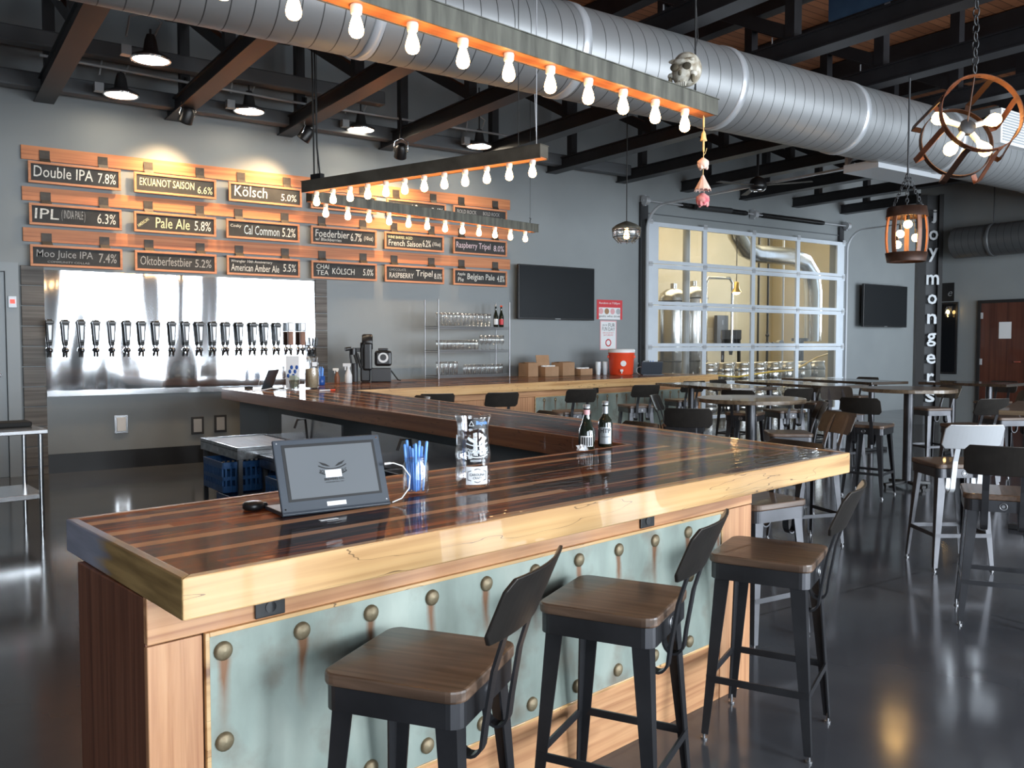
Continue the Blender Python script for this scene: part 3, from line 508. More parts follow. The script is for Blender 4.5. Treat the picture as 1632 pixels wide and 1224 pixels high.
def sign(r, c):
    x0 = 1.22+1.203*c+(.0, .005, .02, 0, .02, 0)[c]*(1 if r == 0 else -1); z1 = (3.865, 3.355, 2.85)[r]; W = 1.05; H = .265; y = -.045
    t = thing('chalkboard_sign', 'small chalkboard beer sign framed in pine, %s row, %s from the left' % (('top', 'middle', 'bottom')[r], ORD[c]), 'chalkboard', (x0, YW-.03, z1-H), 0, 'chalkboard beer signs')
    f = MB(); b = .03
    f.box(0, W, y-.025, y, 0, b).box(0, W, y-.025, y, H-b, H).box(0, b, y-.025, y, b, H-b).box(W-b, W, y-.025, y, b, H-b)
    f.build('sign_frame', 'sign_frame', t, bevel=.003)
    s = MB().box(b, W-b, y-.012, y-.002, b, H-b).build('slate', 'slate', t)
    for body, a, bb, za, zb, cc in MENU[r][c]:
        u0 = b+(W-2*b)*a; u1 = b+(W-2*b)*bb; k = (H-2*b)/.205
        MB().text(body, u0, u1, b+za*k*.98, b+zb*k*.98, y-.0135, bold=.003, shear=.06, fn=(lambda q: (.115+(q[0]-.115)*.78-(q[2]-.13)*.62*.8, q[1], .125+(q[0]-.115)*.62+(q[2]-.13)*.78*.8)) if body == 'AMERICAN' else None).build('chalk_lettering', CH[cc], s)
    for hx in (.19, .85):
        k = MB(); k.strip([(hx, -.005, H+.15), (hx, -.006, H+.05), (hx+.01, -.02, H+.01), (hx+.012, -.036, H-.008), (hx+.012, y-.022, H-.004)], (.115, 0, 0), .005)
        k.build('hook', 'bracket', t)
for r in range(3):
    for c in range(6): sign(r, c)

# ------------------------------------------------------------------ small things on the back wall
for i, (x, z) in enumerate(((2.23, .58), (3.20, .51), (3.51, .52))):
    t = thing('wall_outlet', ('white double outlet on the wall under the steel panel, leftmost', 'steel outlet low on the wall, middle of three', 'steel outlet low on the wall nearest the bar')[i], 'outlet', (x, YW-.001, z), 0, 'outlets under the taps')
    MB().box(-.085, .085, -.012, 0, -.12, .12).build('cover_plate', ('steel', 'bark', 'bark')[i], t, bevel=.004)
    s = MB(); s.box(-.055, .055, -.018, -.013, -.09, .09); s.build('socket', 'paper' if i == 0 else 'grey_cable', t, bevel=.003)
t = thing('exit_switch', 'small grey door switch with glowing red button beside the service door', 'switch', (1.02, YW-.071, 2.14))
MB().box(-.045, .045, -.012, 0, -.07, .07).build('cover_plate', 'letter', t, bevel=.003); MB().box(-.025, .025, -.02, -.013, -.02, .03).build('button', 'red_led', t)
def tv(x0, x1, z0, z1, lab, yaw, cat='television'):
    W = x1-x0; H = z1-z0
    t = thing('wall_television', lab, cat, ((x0+x1)/2, YW-.14, z0), yaw)
    MB().box(-W/2, W/2, -.03, .03, 0, H).build('housing', 'black', t, bevel=.008)
    MB().box(-W/2+.02, W/2-.02, -.034, -.031, .03, H-.02).build('screen', 'black_gloss', t)
    MB().box(-.2, .2, .03, .135, H*.35, H*.65).build('wall_mount', 'black', t)
    MB().box(-.06, .06, -.037, -.033, .008, .022).build('badge', 'letter', t)
tv(8.46, 10.15, 2.05, 2.98, 'large black television hanging on the wall right of the chalkboards', R(1))
tv(18.25, 20.15, 2.03, 3.03, 'black television on the wall right of the glass overhead door', R(2))
p = thing('poster', 'red printed notice with four round pictures taped on the grey wall', 'poster', (10.33, YW-.004, 2.08))
MB().box(0, .62, -.003, 0, 0, .36).build('sheet', 'paper', p); MB().box(0, .62, -.005, -.0035, .22, .36).box(0, .05, -.005, -.0035, 0, .22).box(.57, .62, -.005, -.0035, 0, .22).build('red_field', 'red_paper', p)
MB().text('Random at 7:00pm', .06, .56, .27, .32, -.0055).build('lettering', 'paper', p)
for k in range(4):
    MB().cyl((.10+.14*k, -.0035, .15), (.10+.14*k, -.006, .15), .055, n=14).build('face_disc', ('pink_paper', 'cardboard', 'pink_paper', 'grey_cable')[k], p)
MB().text('geeks who drink', .05, .57, .03, .08, -.0055).build('lettering', 'black', p)
p = thing('poster', 'pale red-edged event flyer taped below the red notice on the grey wall', 'poster', (10.41, YW-.004, 1.52))
MB().box(0, .40, -.003, 0, 0, .54).build('sheet', 'pink_paper', p); MB().box(.02, .38, -.005, -.0035, .02, .52).build('print_field', 'paper', p)
MB().text('JOIN THE', .05, .17, .43, .47, -.0058).text('FUN', .05, .17, .35, .42, -.0058).text('FUR', .2, .36, .42, .49, -.0058).text('DAY', .2, .36, .35, .41, -.0058).build('lettering', 'black', p)
MB().text('OPEN HOUSE PARTY', .06, .34, .30, .325, -.0058).text('SATURDAY', .08, .32, .255, .285, -.0058).ring((.2, -.006, .13), .06, .012, 'Y', 16, 4).build('red_print', 'red_paper', p)
# rolled spirals: ceiling can lamps and small track spotlights above the chalkboards
def can_lamp(i, x, y, z, s=1):
    t = thing('hanging_can_lamp', 'lit round can lamp under the dark roof, %s' % ('first from the left', 'second from the left, nearer the room', 'third from the left', 'fourth from the left', 'rightmost of the five')[i], 'ceiling lamp', (x, y, z), 0, 'round can lamps over the taps')
    MB().lathe([(.20*s, 0), (.205*s, .015), (.17*s, .035), (.08*s, .08), (.06*s, .20), (.04*s, .26)], n=24).build('can', 'bark', t)
    MB().lathe([(.18*s, -.004), (.1, -.014), (.0001, -.018)], n=24).build('lens', 'lamp_white', t)
    MB().ring((0, 0, 0), .195*s, .014, n=24, k=6).build('trim_ring', 'chrome', t)
    MB().tube([(.04, 0, .26), (.12, .02, .42), (-.02, .03, .50), (-.20, .02, .42), (-.24, 0, .2)], .012, 6).build('flexible_conduit', 'grey_cable', t)
    MB().cyl((0, 0, .26), (0, 0, 4.98-z if 4.98-z > .3 else .9), .012, n=6).build('hanger_rod', 'bark', t)
    MB().box(-.30, -.20, -.05, .05, .0, .10).build('junction_box', 'letter', t)
    spot('can_light', (x, y, z-.03), (x, y+.05, 0), 45, 110, (1, .80, .55), .12)
for i, q in enumerate(((2.18, 11.55, 4.66), (2.18, 9.95, 4.66), (3.75, 11.55, 4.70), (5.42, 11.7, 4.72), (7.35, 11.55, 4.70))): can_lamp(i, *q)
def track_spot(i, x, y, z, tx, tz):
    t = thing('track_spotlight', 'small black spotlight aimed at the chalkboards, %s of three' % ('leftmost', 'middle', 'rightmost')[i], 'spotlight', (x, y, z), 0, 'spotlights on the menu')
    d = (Vector((tx, YW, tz))-Vector((x, y, z))).normalized(); q = d.to_track_quat('Z', 'Y').to_matrix()
    MB().lathe([(.05, -.12), (.085, -.08), (.09, .06), (.095, .08), (.082, .082), (.07, .02)], n=18, m=q).build('shade', 'black', t)
    MB().ball(d*.03, .045, n=12, k=8).build('lens', 'lamp_white', t)
    MB().tube([q @ Vector((.1, 0, 0)), q @ Vector((.1, 0, -.1))+Vector((0, 0, .06)), (0, 0, .2), q @ Vector((-.1, 0, -.1))+Vector((0, 0, .06)), q @ Vector((-.1, 0, 0))], .009, 6).build('yoke', 'chrome', t)
    MB().cyl((0, 0, .2), (0, 0, 5.0-z), .02, n=8).build('stem', 'black', t)
    spot('spot_beam', Vector((x, y, z))+d*.1, (tx, YW, tz), 125, 84, (1, .66, .34), .07, 1.0)
for i, q in enumerate(((2.95, 11.55, 4.52, 2.75, 3.5), (4.53, 11.55, 4.50, 3.95, 3.4), (5.93, 11.45, 4.42, 6.2, 3.5))): track_spot(i, *q)
struct(MB().tube([(1.3, YW-.8, 4.95), (4.3, YW-.75, 4.90), (8, YW-.75, 4.92)], .018, 6).build('trim_4', 'grey_cable'))
for k, (a, b) in enumerate(((3.0, 7.6), (4.6, 9.2))):
    o = MB().tube([(a, 8.9-k*1.2, 4.98), (a+1.6, 9.0-k*1.2, 4.90), (a+3, 9.1-k*1.2, 4.89), (b, 9.2-k*1.2, 4.93)], .013, 6).build('electrical_conduit', 'grey_cable')
    tag(o, ('thin grey conduit crossing the roof beams nearer the tap wall', 'thin grey conduit crossing the roof beams beside the big duct')[k], 'conduit')

# ------------------------------------------------------------------ the zigzag bar (bar frame: x along the near leg, 9 degrees off the wall)
BO = (3.268, 2.735, 0); BR = R(9); HT = 1.09
def bw(x, y, z=HT): return (BO[0]+x*math.cos(BR)-y*math.sin(BR), BO[1]+x*math.sin(BR)+y*math.cos(BR), z)
OUT = dict(B=(-2.846, -.243), Cc=(.511, -.243), K=(2.011, 6.366), T=(9.5, 6.366), T2=(9.25, 8.05), E2=(4.467, 8.45), E1=(2.8, 8.28), D=(1.013, 7.785), V=(-.007, .75), A=(-2.82, .68))
top = thing('bar_countertop', 'zigzag bar counter of glossy striped reclaimed wood with thick pine edges', 'bar counter', BO, BR)
def inset(names, d=.03):
    P = [Vector(OUT[k]) for k in names]; n = len(P); q = []
    for i in range(n):
        a, b, c = P[i-1], P[i], P[(i+1) % n]; u = (b-a).normalized(); v = (c-b).normalized()
        nu = Vector((-u.y, u.x)); nv = Vector((-v.y, v.x)); k = (nu+nv); k = k/(k.dot(nu)); q.append(b+k*d)
    return dict(zip(names, q))
IN = inset(list(OUT))
def slab(keys, ang, org):
    ca, sa = math.cos(-ang), math.sin(-ang); o = Vector(org)
    poly = [((IN[k]-o).x*ca-(IN[k]-o).y*sa, (IN[k]-o).x*sa+(IN[k]-o).y*ca) for k in keys]
    MB().prism(poly, 1.0, HT).build('top_slab', 'bartop', top, loc=(o.x, o.y, 0), rot=(0, 0, ang))
slab(['B', 'Cc', 'V', 'A'], 0, (0, -.22)); slab(['Cc', 'K', 'D', 'V'], math.atan2(6.8, 1.25), (.2, 0)); slab(['K', 'T', 'T2', 'E2', 'E1', 'D'], 0, (0, 6.4))
def fascia(a, b, m='fascia', h=.10):
    p, q, pi, qi = Vector(OUT[a]), Vector(OUT[b]), IN[a], IN[b]; ang = math.atan2((q-p).y, (q-p).x); L = (q-p).length
    def loc(v): w = Matrix.Rotation(-ang, 2) @ (v-p); return (w.x, w.y)
    MB().prism([loc(p), loc(q), loc(qi), loc(pi)], HT+.002-h, HT+.002).build('edge_board', m, top, bevel=.004, loc=(p.x, p.y, 0), rot=(0, 0, ang))
fascia('B', 'Cc'); fascia('Cc', 'K'); fascia('K', 'T', 'fascia', .12); fascia('T', 'T2', 'fascia', .12); fascia('D', 'V', 'fascia_dark', .125); fascia('V', 'A', 'fascia_dark'); fascia('A', 'B', 'fascia_cool_lit')
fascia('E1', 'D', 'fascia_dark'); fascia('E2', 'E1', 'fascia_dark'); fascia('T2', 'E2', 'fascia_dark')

def rivet_panel(parent, x0, x1, y, rows):
    pn = MB().box(x0, x1, y-.012, y-.002, .28, .86).build('zinc_panel', 'patina', parent)
    for x, z in rows:
        MB().lathe([(.026, 0), (.0255, .006), (.018, .011), (.0001, .013)], n=16, m=Matrix.Rotation(R(90), 3, 'X')).build('rivet', 'rivet', pn, loc=(x, y-.012, z))
    MB().box(x0-.012, x0, y-.016, y-.001, .27, .872).box(x1, x1+.012, y-.016, y-.001, .27, .872).box(x0, x1, y-.016, y-.001, .86, .872).box(x0, x1, y-.016, y-.001, .268, .28).build('panel_bead', 'fascia', parent, bevel=.002)
nb = thing('bar_cabinet', 'near bar front of pine boards around a rusty blue-green riveted metal panel', 'bar front', BO, BR)
MB().box(-2.80, -.02, .02, .50, 0, .99).build('carcass', 'fir_red', nb)
MB().box(-2.838, -2.80, .008, .52, 0, .99).build('end_board', 'fir_red', nb, bevel=.003)
MB().box(-2.838, 0, -.006, .018, .872, .994).build('apron_board', 'fir_h', nb, bevel=.003)
MB().box(-2.838, -2.695, -.004, .018, 0, .868).build('corner_board', 'fir', nb, bevel=.003)
MB().box(-.255, 0, -.004, .018, .0, .868).box(-.03, 0, .02, .50, 0, .99).build('corner_post', 'fir', nb, bevel=.003)
MB().box(-2.69, -.26, -.004, .018, 0, .264).build('kick_board', 'fir_h', nb, bevel=.003)
rivet_panel(nb, -2.68, -.272, 0, [(-2.643+.235*k, .815) for k in range(10)]+[(-2.643, .569), (-2.413, .337), (-2.178, .337), (-1.96, .336), (-1.72, .335), (-1.483, .334), (-1.24, .333), (-.999, .332), (-.76, .33), (-.51, .33), (-.51, .62)])
for x in (-2.505, -.815):
    g = MB().box(x-.045, x+.045, -.016, -.007, .878, .985).build('outlet_plate', 'black', nb, bevel=.003)
    MB().cyl((x, -.0165, .945), (x, -.020, .945), .026, n=18).cyl((x, -.0165, .905), (x, -.019, .905), .016, n=14).build('outlet_socket', 'black_gloss', g)
db = thing('bar_cabinet', 'grey painted base of the diagonal middle bar leg, behind the tablet', 'bar front', BO, BR)
MB().prism([(.0, .53), (.36, .30), (1.72, 6.62), (1.13, 7.55), (1.16, 6.9), (.16, .9)], 0, .99).build('carcass', 'wall', db)
MB().bar((.42, 2.6, .08), (.42, 2.6, .96), .03, .03).build('seam_strip', 'wall_dark', db)
tb = thing('bar_cabinet', 'far bar front with reddish pine end and riveted metal panel behind stools', 'bar front', BO, BR)
MB().box(1.8, 9.3, 6.62, 7.2, 0, .985).build('carcass', 'fir_red', tb)
MB().box(1.8, 9.3, 6.594, 6.618, .872, .985).build('apron_board', 'fir_h', tb, bevel=.003)
MB().box(1.8, 5.15, 6.594, 6.618, 0, .868).build('end_board', 'fir', tb, bevel=.003); MB().box(9.12, 9.3, 6.594, 6.618, 0, .868).build('end_board', 'fir', tb, bevel=.003)
MB().box(5.15, 9.12, 6.596, 6.618, 0, .264).build('kick_board', 'fir_h', tb, bevel=.003)
rivet_panel(tb, 5.17, 9.10, 6.6, [(5.347+.235*k, .815) for k in range(16)]+[(5.347+.47*k, .335) for k in range(8)])
g = MB().box(6.42, 6.54, 6.578, 6.59, .872, .98).build('outlet_plate', 'black', tb, bevel=.003); MB().cyl((6.48, 6.577, .93), (6.48, 6.573, .93), .03, n=14).build('outlet_socket', 'black_gloss', g)

# ------------------------------------------------------------------ stools
def leg_mb(sx, sy):
    """tapering folded-sheet leg, an L in section, splaying outwards to the floor"""
    m = MB(); lv = []
    for k in range(7):
        t = k/6; z = .725-t*.70; r = .176+t*.042; w = .062-t*.034
        cx, cy = sx*r, sy*r; th = .006
        o = [(cx, cy), (cx-sx*w, cy), (cx-sx*w, cy-sy*th), (cx-sx*(th+.012*(1-t)), cy-sy*(th+.012*(1-t))), (cx-sx*th, cy-sy*w), (cx, cy-sy*w)]
        lv.append([(x, y, z) for x, y in o])
    vs = [p for q in lv for p in q]; n = 6
    fs = [tuple(range(n)), tuple(range(6*n, 7*n))[::-1]]
    for k in range(6): fs += [(k*n+j, k*n+(j+1) % n, (k+1)*n+(j+1) % n, (k+1)*n+j) for j in range(n)]
    return m.add(vs, fs)
def backrest_mb():
    W, Hh, n, k = .42, .175, 14, 6; z0 = .892; r = .025; F = []; B = []
    def pt(u, v, off):
        x = (u-.5)*W; z = z0+v*Hh; return (x, -.285-.42*(z-z0)+.75*x*x-off, z)
    rows = []
    for j in range(k+1):
        v = j/k; dz = min(v, 1-v)*Hh; cut = 0 if dz >= r else r-math.sqrt(max(r*r-(r-dz)**2, 0))
        rows.append([(cut/W+(1-2*cut/W)*i/n, v) for i in range(n+1)])
    vs = [pt(u, v, 0) for row in rows for u, v in row]+[pt(u, v, .012) for row in rows for u, v in row]; N = (n+1)*(k+1); fs = []
    ix = lambda j, i, b: b*N+j*(n+1)+i
    for j in range(k):
        for i in range(n):
            fs.append((ix(j,i,0), ix(j+1,i,0), ix(j+1,i+1,0), ix(j,i+1,0))); fs.append((ix(j,i,1), ix(j,i+1,1), ix(j+1,i+1,1), ix(j+1,i,1)))
        fs.append((ix(j,0,0), ix(j,0,1), ix(j+1,0,1), ix(j+1,0,0))); fs.append((ix(j,n,0), ix(j+1,n,0), ix(j+1,n,1), ix(j,n,1)))
    for i in range(n):
        fs.append((ix(0,i,0), ix(0,i+1,0), ix(0,i+1,1), ix(0,i,1))); fs.append((ix(k,i,0), ix(k,i,1), ix(k,i+1,1), ix(k,i+1,0)))
    return MB().add(vs, fs)
def make_stool(loc, rz, label, group):
    t = thing('bar_stool', label, 'bar stool', loc, rz, group)
    MB().prism(rrect(-.205, .205, -.205, .205, .045), .738, .772).build('seat', 'seat', t, bevel=.007)
    m = MB(); o_ = rrect(-.198, .198, -.198, .198, .04); i_ = rrect(-.190, .190, -.190, .190, .034); n = len(o_)
    m.add([(x, y, z) for z in (.672, .737) for P in (o_, i_) for x, y in P], [f for j in range(n) for a in [(j+1) % n] for f in ((j, a, 2*n+a, 2*n+j), (n+a, n+j, 3*n+j, 3*n+a), (n+j, n+a, a, j), (2*n+j, 2*n+a, 3*n+a, 3*n+j))])
    rail = m.build('seat_frame', 'gun', t)
    MB().ring((0, -.199, .705), .019, .003, 'Y', 18, 6).cyl((0, -.198, .705), (0, -.2, .705), .009, n=10).build('badge', 'nickel', rail)
    for sx, sy in ((-1, 1), (1, 1), (1, -1), (-1, -1)):
        l = leg_mb(sx, sy).build('leg', 'gun', t)
        MB().cyl((sx*.208, sy*.208, 0), (sx*.208, sy*.208, .008), .014, n=10).cyl((sx*.209, sy*.209, .008), (sx*.209, sy*.209, .04), .006, n=8).build('foot_glide', 'nickel', l)
    q = .201
    for a, b in (((-q, q), (q, q)), ((q, q), (q, -q)), ((q, -q), (-q, -q)), ((-q, -q), (-q, q))):
        MB().bar((a[0], a[1], .255), (b[0], b[1], .255), .008, .028).build('stretcher', 'gun', t)
    for sx in (-1, 1):
        x = sx*.095
        pts = [(-.345, 1.04), (-.277, .892), (-.248, .80), (-.224, .66)]+[(-.218+.036+.036*math.cos(R(180+a)), .612+.044*math.sin(R(180+a))) for a in range(0, 181, 20)]+[(-.146, .66), (-.15, .70)]
        MB().strip([(x, y, z) for y, z in pts], (.036, 0, 0), .008).build('back_support', 'gun', t)
    backrest_mb().build('backrest', 'gun_back', t, bevel=.004)
    return t
# facing angle: local +y is the way the sitter looks
FG = 'stools along the near bar front'
def face(dx, dy): return math.atan2(dy, dx)-R(90)
stool = make_stool((1.137, 2.078, 0), R(35), 'dark metal bar stool with wooden seat, nearest the bar end with the tablet', FG)
def st(x, y, rz, label, group): return dup(stool, (x, y, 0), rz, label, group)
st(1.96, 2.22, R(29), 'dark metal bar stool with wooden seat, in the middle of the near bar front', FG)
st(2.93, 2.35, R(26), 'dark metal bar stool with wooden seat, beside the right post of the near bar', FG)
G3 = 'stools along the far bar'; nx, ny = -.156, .988
for (x, y, l) in ((4.90, 8.62, 'black bar stool at the left end of the far bar, mostly behind the counter'), (5.66, 8.42, 'black bar stool at the far bar, below the wire rack'), (6.9, 8.48, 'black bar stool at the far bar, below the cardboard boxes'),
                  (8.32, 8.82, 'black bar stool at the far bar, below the orange cooler'), (9.78, 9.33, 'black bar stool at the right end of the far bar')):
    a_ = R(-16)+random.uniform(-.08, .08); st(x-math.sin(a_)*.29, y+math.cos(a_)*.29, a_, l, G3)
GD = 'stools tucked under the diagonal bar leg'
for (y, l) in ((5.35, 'stool tucked under the diagonal bar leg near its far end, only the back top showing'), (2.9, 'stool tucked under the diagonal bar leg left of the wine bottles, back top showing'), (1.75, 'stool tucked under the diagonal bar leg right of the wine bottles, back top showing'), (.38, 'stool tucked under the diagonal bar leg nearest the bar corner, dark back top showing')):
    x = .511+(y+.243)*.227+.02; p = bw(x, y, 0); st(p[0], p[1], face(-.975*math.cos(BR)-.22*math.sin(BR), -.975*math.sin(BR)+.22*math.cos(BR)), l, GD)
GT = 'stools at the tables'
def at_back(bx, by, dx, dy, label):
    L = math.hypot(dx, dy); dx /= L; dy /= L; return st(bx+dx*.29, by+dy*.29, face(dx, dy), label, GT)
at_back(5.62, 5.41, .75, .66, 'black-backed stool at the left of the nearer round table, back to the camera')
at_back(6.75, 6.95, .55, -.84, 'bronze-backed stool behind the left side of the nearer round table')
at_back(7.25, 5.25, -.75, .66, 'black-backed stool at the right side of the nearer round table, wooden seat towards the bar')
at_back(6.28, 4.38, -.95, .30, 'stool with grey curved back standing alone right of the bar corner')
at_back(8.19, 5.42, .96, .25, 'stool with wooden seat and black back left of the farther round table')
at_back(9.97, 6.95, -.6, -.8, 'brown-backed stool behind the farther round table')
at_back(9.19, 4.58, .3, .95, 'grey-backed stool with broad wooden seat in front of the farther round table')
sv = at_back(6.12, 3.17, .55, .83, 'stool with window glare painted pale on its back, right of the corner')
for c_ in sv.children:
    if c_.name.startswith(('backrest', 'back_support')): c_.data = c_.data.copy(); c_.data.materials[0] = M['glare_steel']  # paler steel paints the window's glare onto this one back
at_back(5.0, 2.40, .86, .51, 'black-backed stool cut by the right edge of the picture, nearest the camera there')
at_back(11.6, 6.35, -.8, .3, 'dark stool behind the farther round table, beside the white-edged table')
at_back(13.62, 6.62, -1, 0, 'stool beyond the white-edged table in front of the lettered pillar')
at_back(9.3, 7.05, .3, .95, 'stool in front of the dark table below the overhead door, left side')
at_back(10.4, 9.35, .1, -.99, 'stool on the far side of the dark table under the glass door')
at_back(11.32, 8.1, -1, 0, 'stool between the two dark tables below the overhead door')
at_back(13.3, 8.7, -.98, 0, 'stool right of the dark table nearest the black television')
at_back(8.35, 7.2, .9, .4, 'stool between the nearer round table and the dark table behind it')
at_back(10.9, 5.0, -.9, .5, 'dark stool under the right side of the farther round table')
at_back(8.3, 2.98, .1, .95, 'dark stool in front of the table cut by the right edge')

# ------------------------------------------------------------------ tables
def round_table(x, y, h, r, label, m, rz=0):
    t = thing('round_table', label, 'table', (x, y, 0), rz)
    MB().lathe([(r-.004, h-.042), (r, h-.038), (r, h-.004), (r-.004, h)], n=48, smooth=False).build('table_top', m, t)
    MB().cyl((0, 0, .05), (0, 0, h-.05), .052, n=20).build('post', 'gun', t)
    MB().lathe([(.16, h-.052), (.16, h-.043)], n=20).build('top_plate', 'black', t)
    for k in range(4):
        a = R(45+90*k); MB().bar((.04*math.cos(a), .04*math.sin(a), .06), (.29*math.cos(a), .29*math.sin(a), .035), .055, .035).cyl((.27*math.cos(a), .27*math.sin(a), 0), (.27*math.cos(a), .27*math.sin(a), .03), .02, n=8).build('foot', 'black', t, bevel=.006)
    return t
round_table(7.2, 6.04, 1.067, .55, 'round wooden bar table on one steel post, nearer the bar corner', 'table_wood')
round_table(9.3, 5.55, 1.13, .50, 'round dark wooden bar table on one steel post, farther right', 'table_wood', .4)
def long_table(x, y, rz, L, W, label, m='table_dark'):
    t = thing('bar_table', label, 'table', (x, y, 0), rz, 'rectangular bar tables')
    MB().box(-W/2, W/2, -L/2, L/2, 1.028, 1.067).build('table_top', m, t, bevel=.004)
    for s in (-1, 1):
        MB().cyl((0, s*(L/2-.35), .04), (0, s*(L/2-.35), 1.026), .045, n=16).build('post', 'gun', t)
        MB().bar((-W/2+.06, s*(L/2-.35), .025), (W/2-.06, s*(L/2-.35), .025), .07, .045).build('foot', 'black', t, bevel=.006)
    return t
long_table(9.05, 8.25, R(-10), 1.7, .75, 'dark rectangular bar table beside the far bar end, glass door behind')
long_table(10.55, 8.0, R(-10), 1.9, .75, 'dark rectangular bar table in the middle below the glass overhead door')
long_table(12.1, 8.35, R(-10), 1.9, .75, 'dark rectangular bar table below the television on the far right wall')
long_table(12.75, 6.65, R(8), 1.2, .75, 'bar table with pale edge standing in front of the lettered pillar')
long_table(8.42, 3.62, R(-70), 1.5, .75, 'bar table with pale edge cut off by the right picture edge', 'table_wood')

# ------------------------------------------------------------------ things on the near bar
t = thing('tablet_stand', 'tablet in slanted dark grey metal stand on the near bar', 'tablet', (.934, 2.612, HT+.001), 0)
MB().extr([(0, 0, .0), (0, -.006, .006), (0, .0, .014), (0, .16, .012), (0, .16, .0)], (.372, 0, 0)).build('base_plate', 'dark_grey', t, bevel=.002)
tl = MB().box(0, .372, 0, .012, 0, .240).build('bezel', 'dark_grey', t, bevel=.004, loc=(0, -.002, .008), rot=(R(-21.5), 0, 0))
MB().box(.026, .348, -.0012, .002, .036, .222).build('tablet_border', 'board_black', tl); MB().box(.036, .338, -.0022, -.001, .044, .212).build('screen', 'screen', tl)
for a in (.012, .36):
    for z in (.014, .228): MB().cyl((a, -.001, z), (a, .004, z), .0028, n=8).build('screw', 'chrome', tl)
MB().box(.150, .216, -.0015, .0, .012, .026).build('sticker', 'paper', tl)
lg = MB(); ctr = .187
def bow(cx, base, k):
    return lambda q: (q[0], q[1], q[2]+k*(q[0]-cx)**2)
for s in (-1, 1):   # the pair of angry eyes
    lg.add([(ctr+s*x, -.0032, z) for x, z in ((.008, .1400), (.022, .150), (.046, .1585), (.034, .1465), (.025, .1435), (.018, .1410))], [tuple(range(6))[::s]])
for zz in (.126, .104):
    pts = [(ctr+.048*u/10, -.0032, zz+.013*(u/10)**2+.006) for u in range(-10, 11)]; lg.strip(pts, (0, .0006, 0), .0034)
lg.text('JO', ctr-.047, ctr-.030, .112, .126, -.0032, bold=.03, fn=bow(ctr, 0, 3.4)); lg.text('RS', ctr+.030, ctr+.047, .112, .126, -.0032, bold=.01, fn=bow(ctr, 0, 3.4))
lg.text('BREWING CO.', ctr-.034, ctr+.034, .0945, .1030, -.0032, bold=.04); lg.text('\u00b7 GREENSBORO, NC \u00b7', ctr-.036, ctr+.036, .086, .0905, -.0032, bold=.01)
lg.build('screen_logo', 'black', tl); MB().box(ctr-.028, ctr+.028, -.0036, -.003, .104, .129).build('paper_slip', 'paper', tl)
MB().tube([(.373, .028, .135), (.395, .02, .137), (.425, .01, .125), (.447, .0, .09), (.44, -.005, .05), (.415, .0, .018), (.385, .01, .006)], .0026, 6).cyl((.366, .03, .135), (.386, .022, .137), .0042, n=8).build('charging_cable', 'white_cable', t)
o = MB().lathe([(.030, 0), (.034, .004), (.034, .018), (.026, .024), (.0001, .025)], n=24).build('puck', 'black', loc=(.905, 2.80, HT+.001)); tag(o, 'small black puck left of the tablet on the bar', 'card reader')
MB().box(-.01, .045, -.012, .012, 0, .018).build('side_tab', 'black', o, bevel=.004)
def wrap(r): return lambda q: ((r-q[1])*math.sin(q[0]/r), -(r-q[1])*math.cos(q[0]/r), q[2])
jp = thing('pen_jar', 'clear glass jar full of blue pens beside the tablet', 'jar', (1.488, 2.769, HT+.001))
MB().lathe([(.034, .001), (.044, .006), (.047, .02), (.047, .105), (.040, .118), (.040, .136), (.037, .136), (.037, .118), (.044, .104), (.044, .02), (.032, .008), (.0001, .008)], n=28).build('glass_body', 'jar', jp)
MB().ring((0, 0, .121), .0405, .0022, n=28, k=6).ring((0, 0, .129), .0405, .0022, n=28, k=6).build('screw_thread', 'jar', jp)
random.seed(3)
for k in range(11):
    a = 2*math.pi*k/11+.2; r0 = .010+.013*(k % 2); r1 = .022+.022*(k % 2); h = (.165, .185, .175, .19, .17, .18)[k % 6]
    b = Vector((r0*1.2*math.cos(a), r0*1.2*math.sin(a), .010)); e = Vector((r1*math.cos(a), r1*math.sin(a), h))
    p = thing('pen', 'blue pen standing in the glass jar, %s from the left' % ORD[k], 'pen', (1.488, 2.769, HT+.001), 0, 'blue pens in the jar')
    d = (e-b).normalized(); MB().cyl(b, b+d*.10, .0042, n=10).build('barrel', 'pen_blue', p); MB().tube([b+d*.10, b+d*.112, e-d*.004, e], .005, 10, [.0046, .0056, .0056, .003]).build('cap', 'pen_blue', p)
tj = thing('tip_jar', 'tall wavy clear glass tip jar covered in stickers on the near bar', 'jar', (1.731, 2.769, HT+.001), R(-32))
PF = [(.050, .001), (.060, .006), (.066, .03), (.067, .06), (.061, .085), (.067, .115), (.066, .14), (.060, .165), (.058, .22), (.061, .245), (.066, .262), (.067, .272)]
MB().lathe(PF+[(.063, .272), (.062, .262), (.057, .245), (.054, .22), (.056, .165), (.062, .14), (.063, .115), (.057, .085), (.063, .06), (.062, .03), (.056, .012), (.0001, .010)], n=40).build('glass_body', 'jar', tj)
def patch(a0, a1, z0, z1, r, y=-.0): 
    m = MB(); n = 12; f = wrap(r); P = [f((a0+(a1-a0)*i/n, -.001, z)) for z in (z0, z1) for i in range(n+1)]
    return m.add(P, [(i, i+1, n+2+i, n+1+i) for i in range(n)])
b_ = patch(-.020, .062, .225, .262, .062).build('black_sticker', 'black', tj); tb_ = MB(); f = wrap(.0626)
tb_.text('Bicycle', .012, .058, .236, .254, -.0022, bold=.02, fn=f); tb_.build('sticker_lettering', 'pen_blue', b_)
tr = MB(); q = [(-.014, .236), (.004, .236), (-.005, .254)]
for i in range(3): a, b = q[i], q[(i+1) % 3]; tr.bar(f((a[0], -.002, a[1])), f((b[0], -.002, b[1])), .001, .002)
tr.build('recycling_triangle', 'paper', b_)
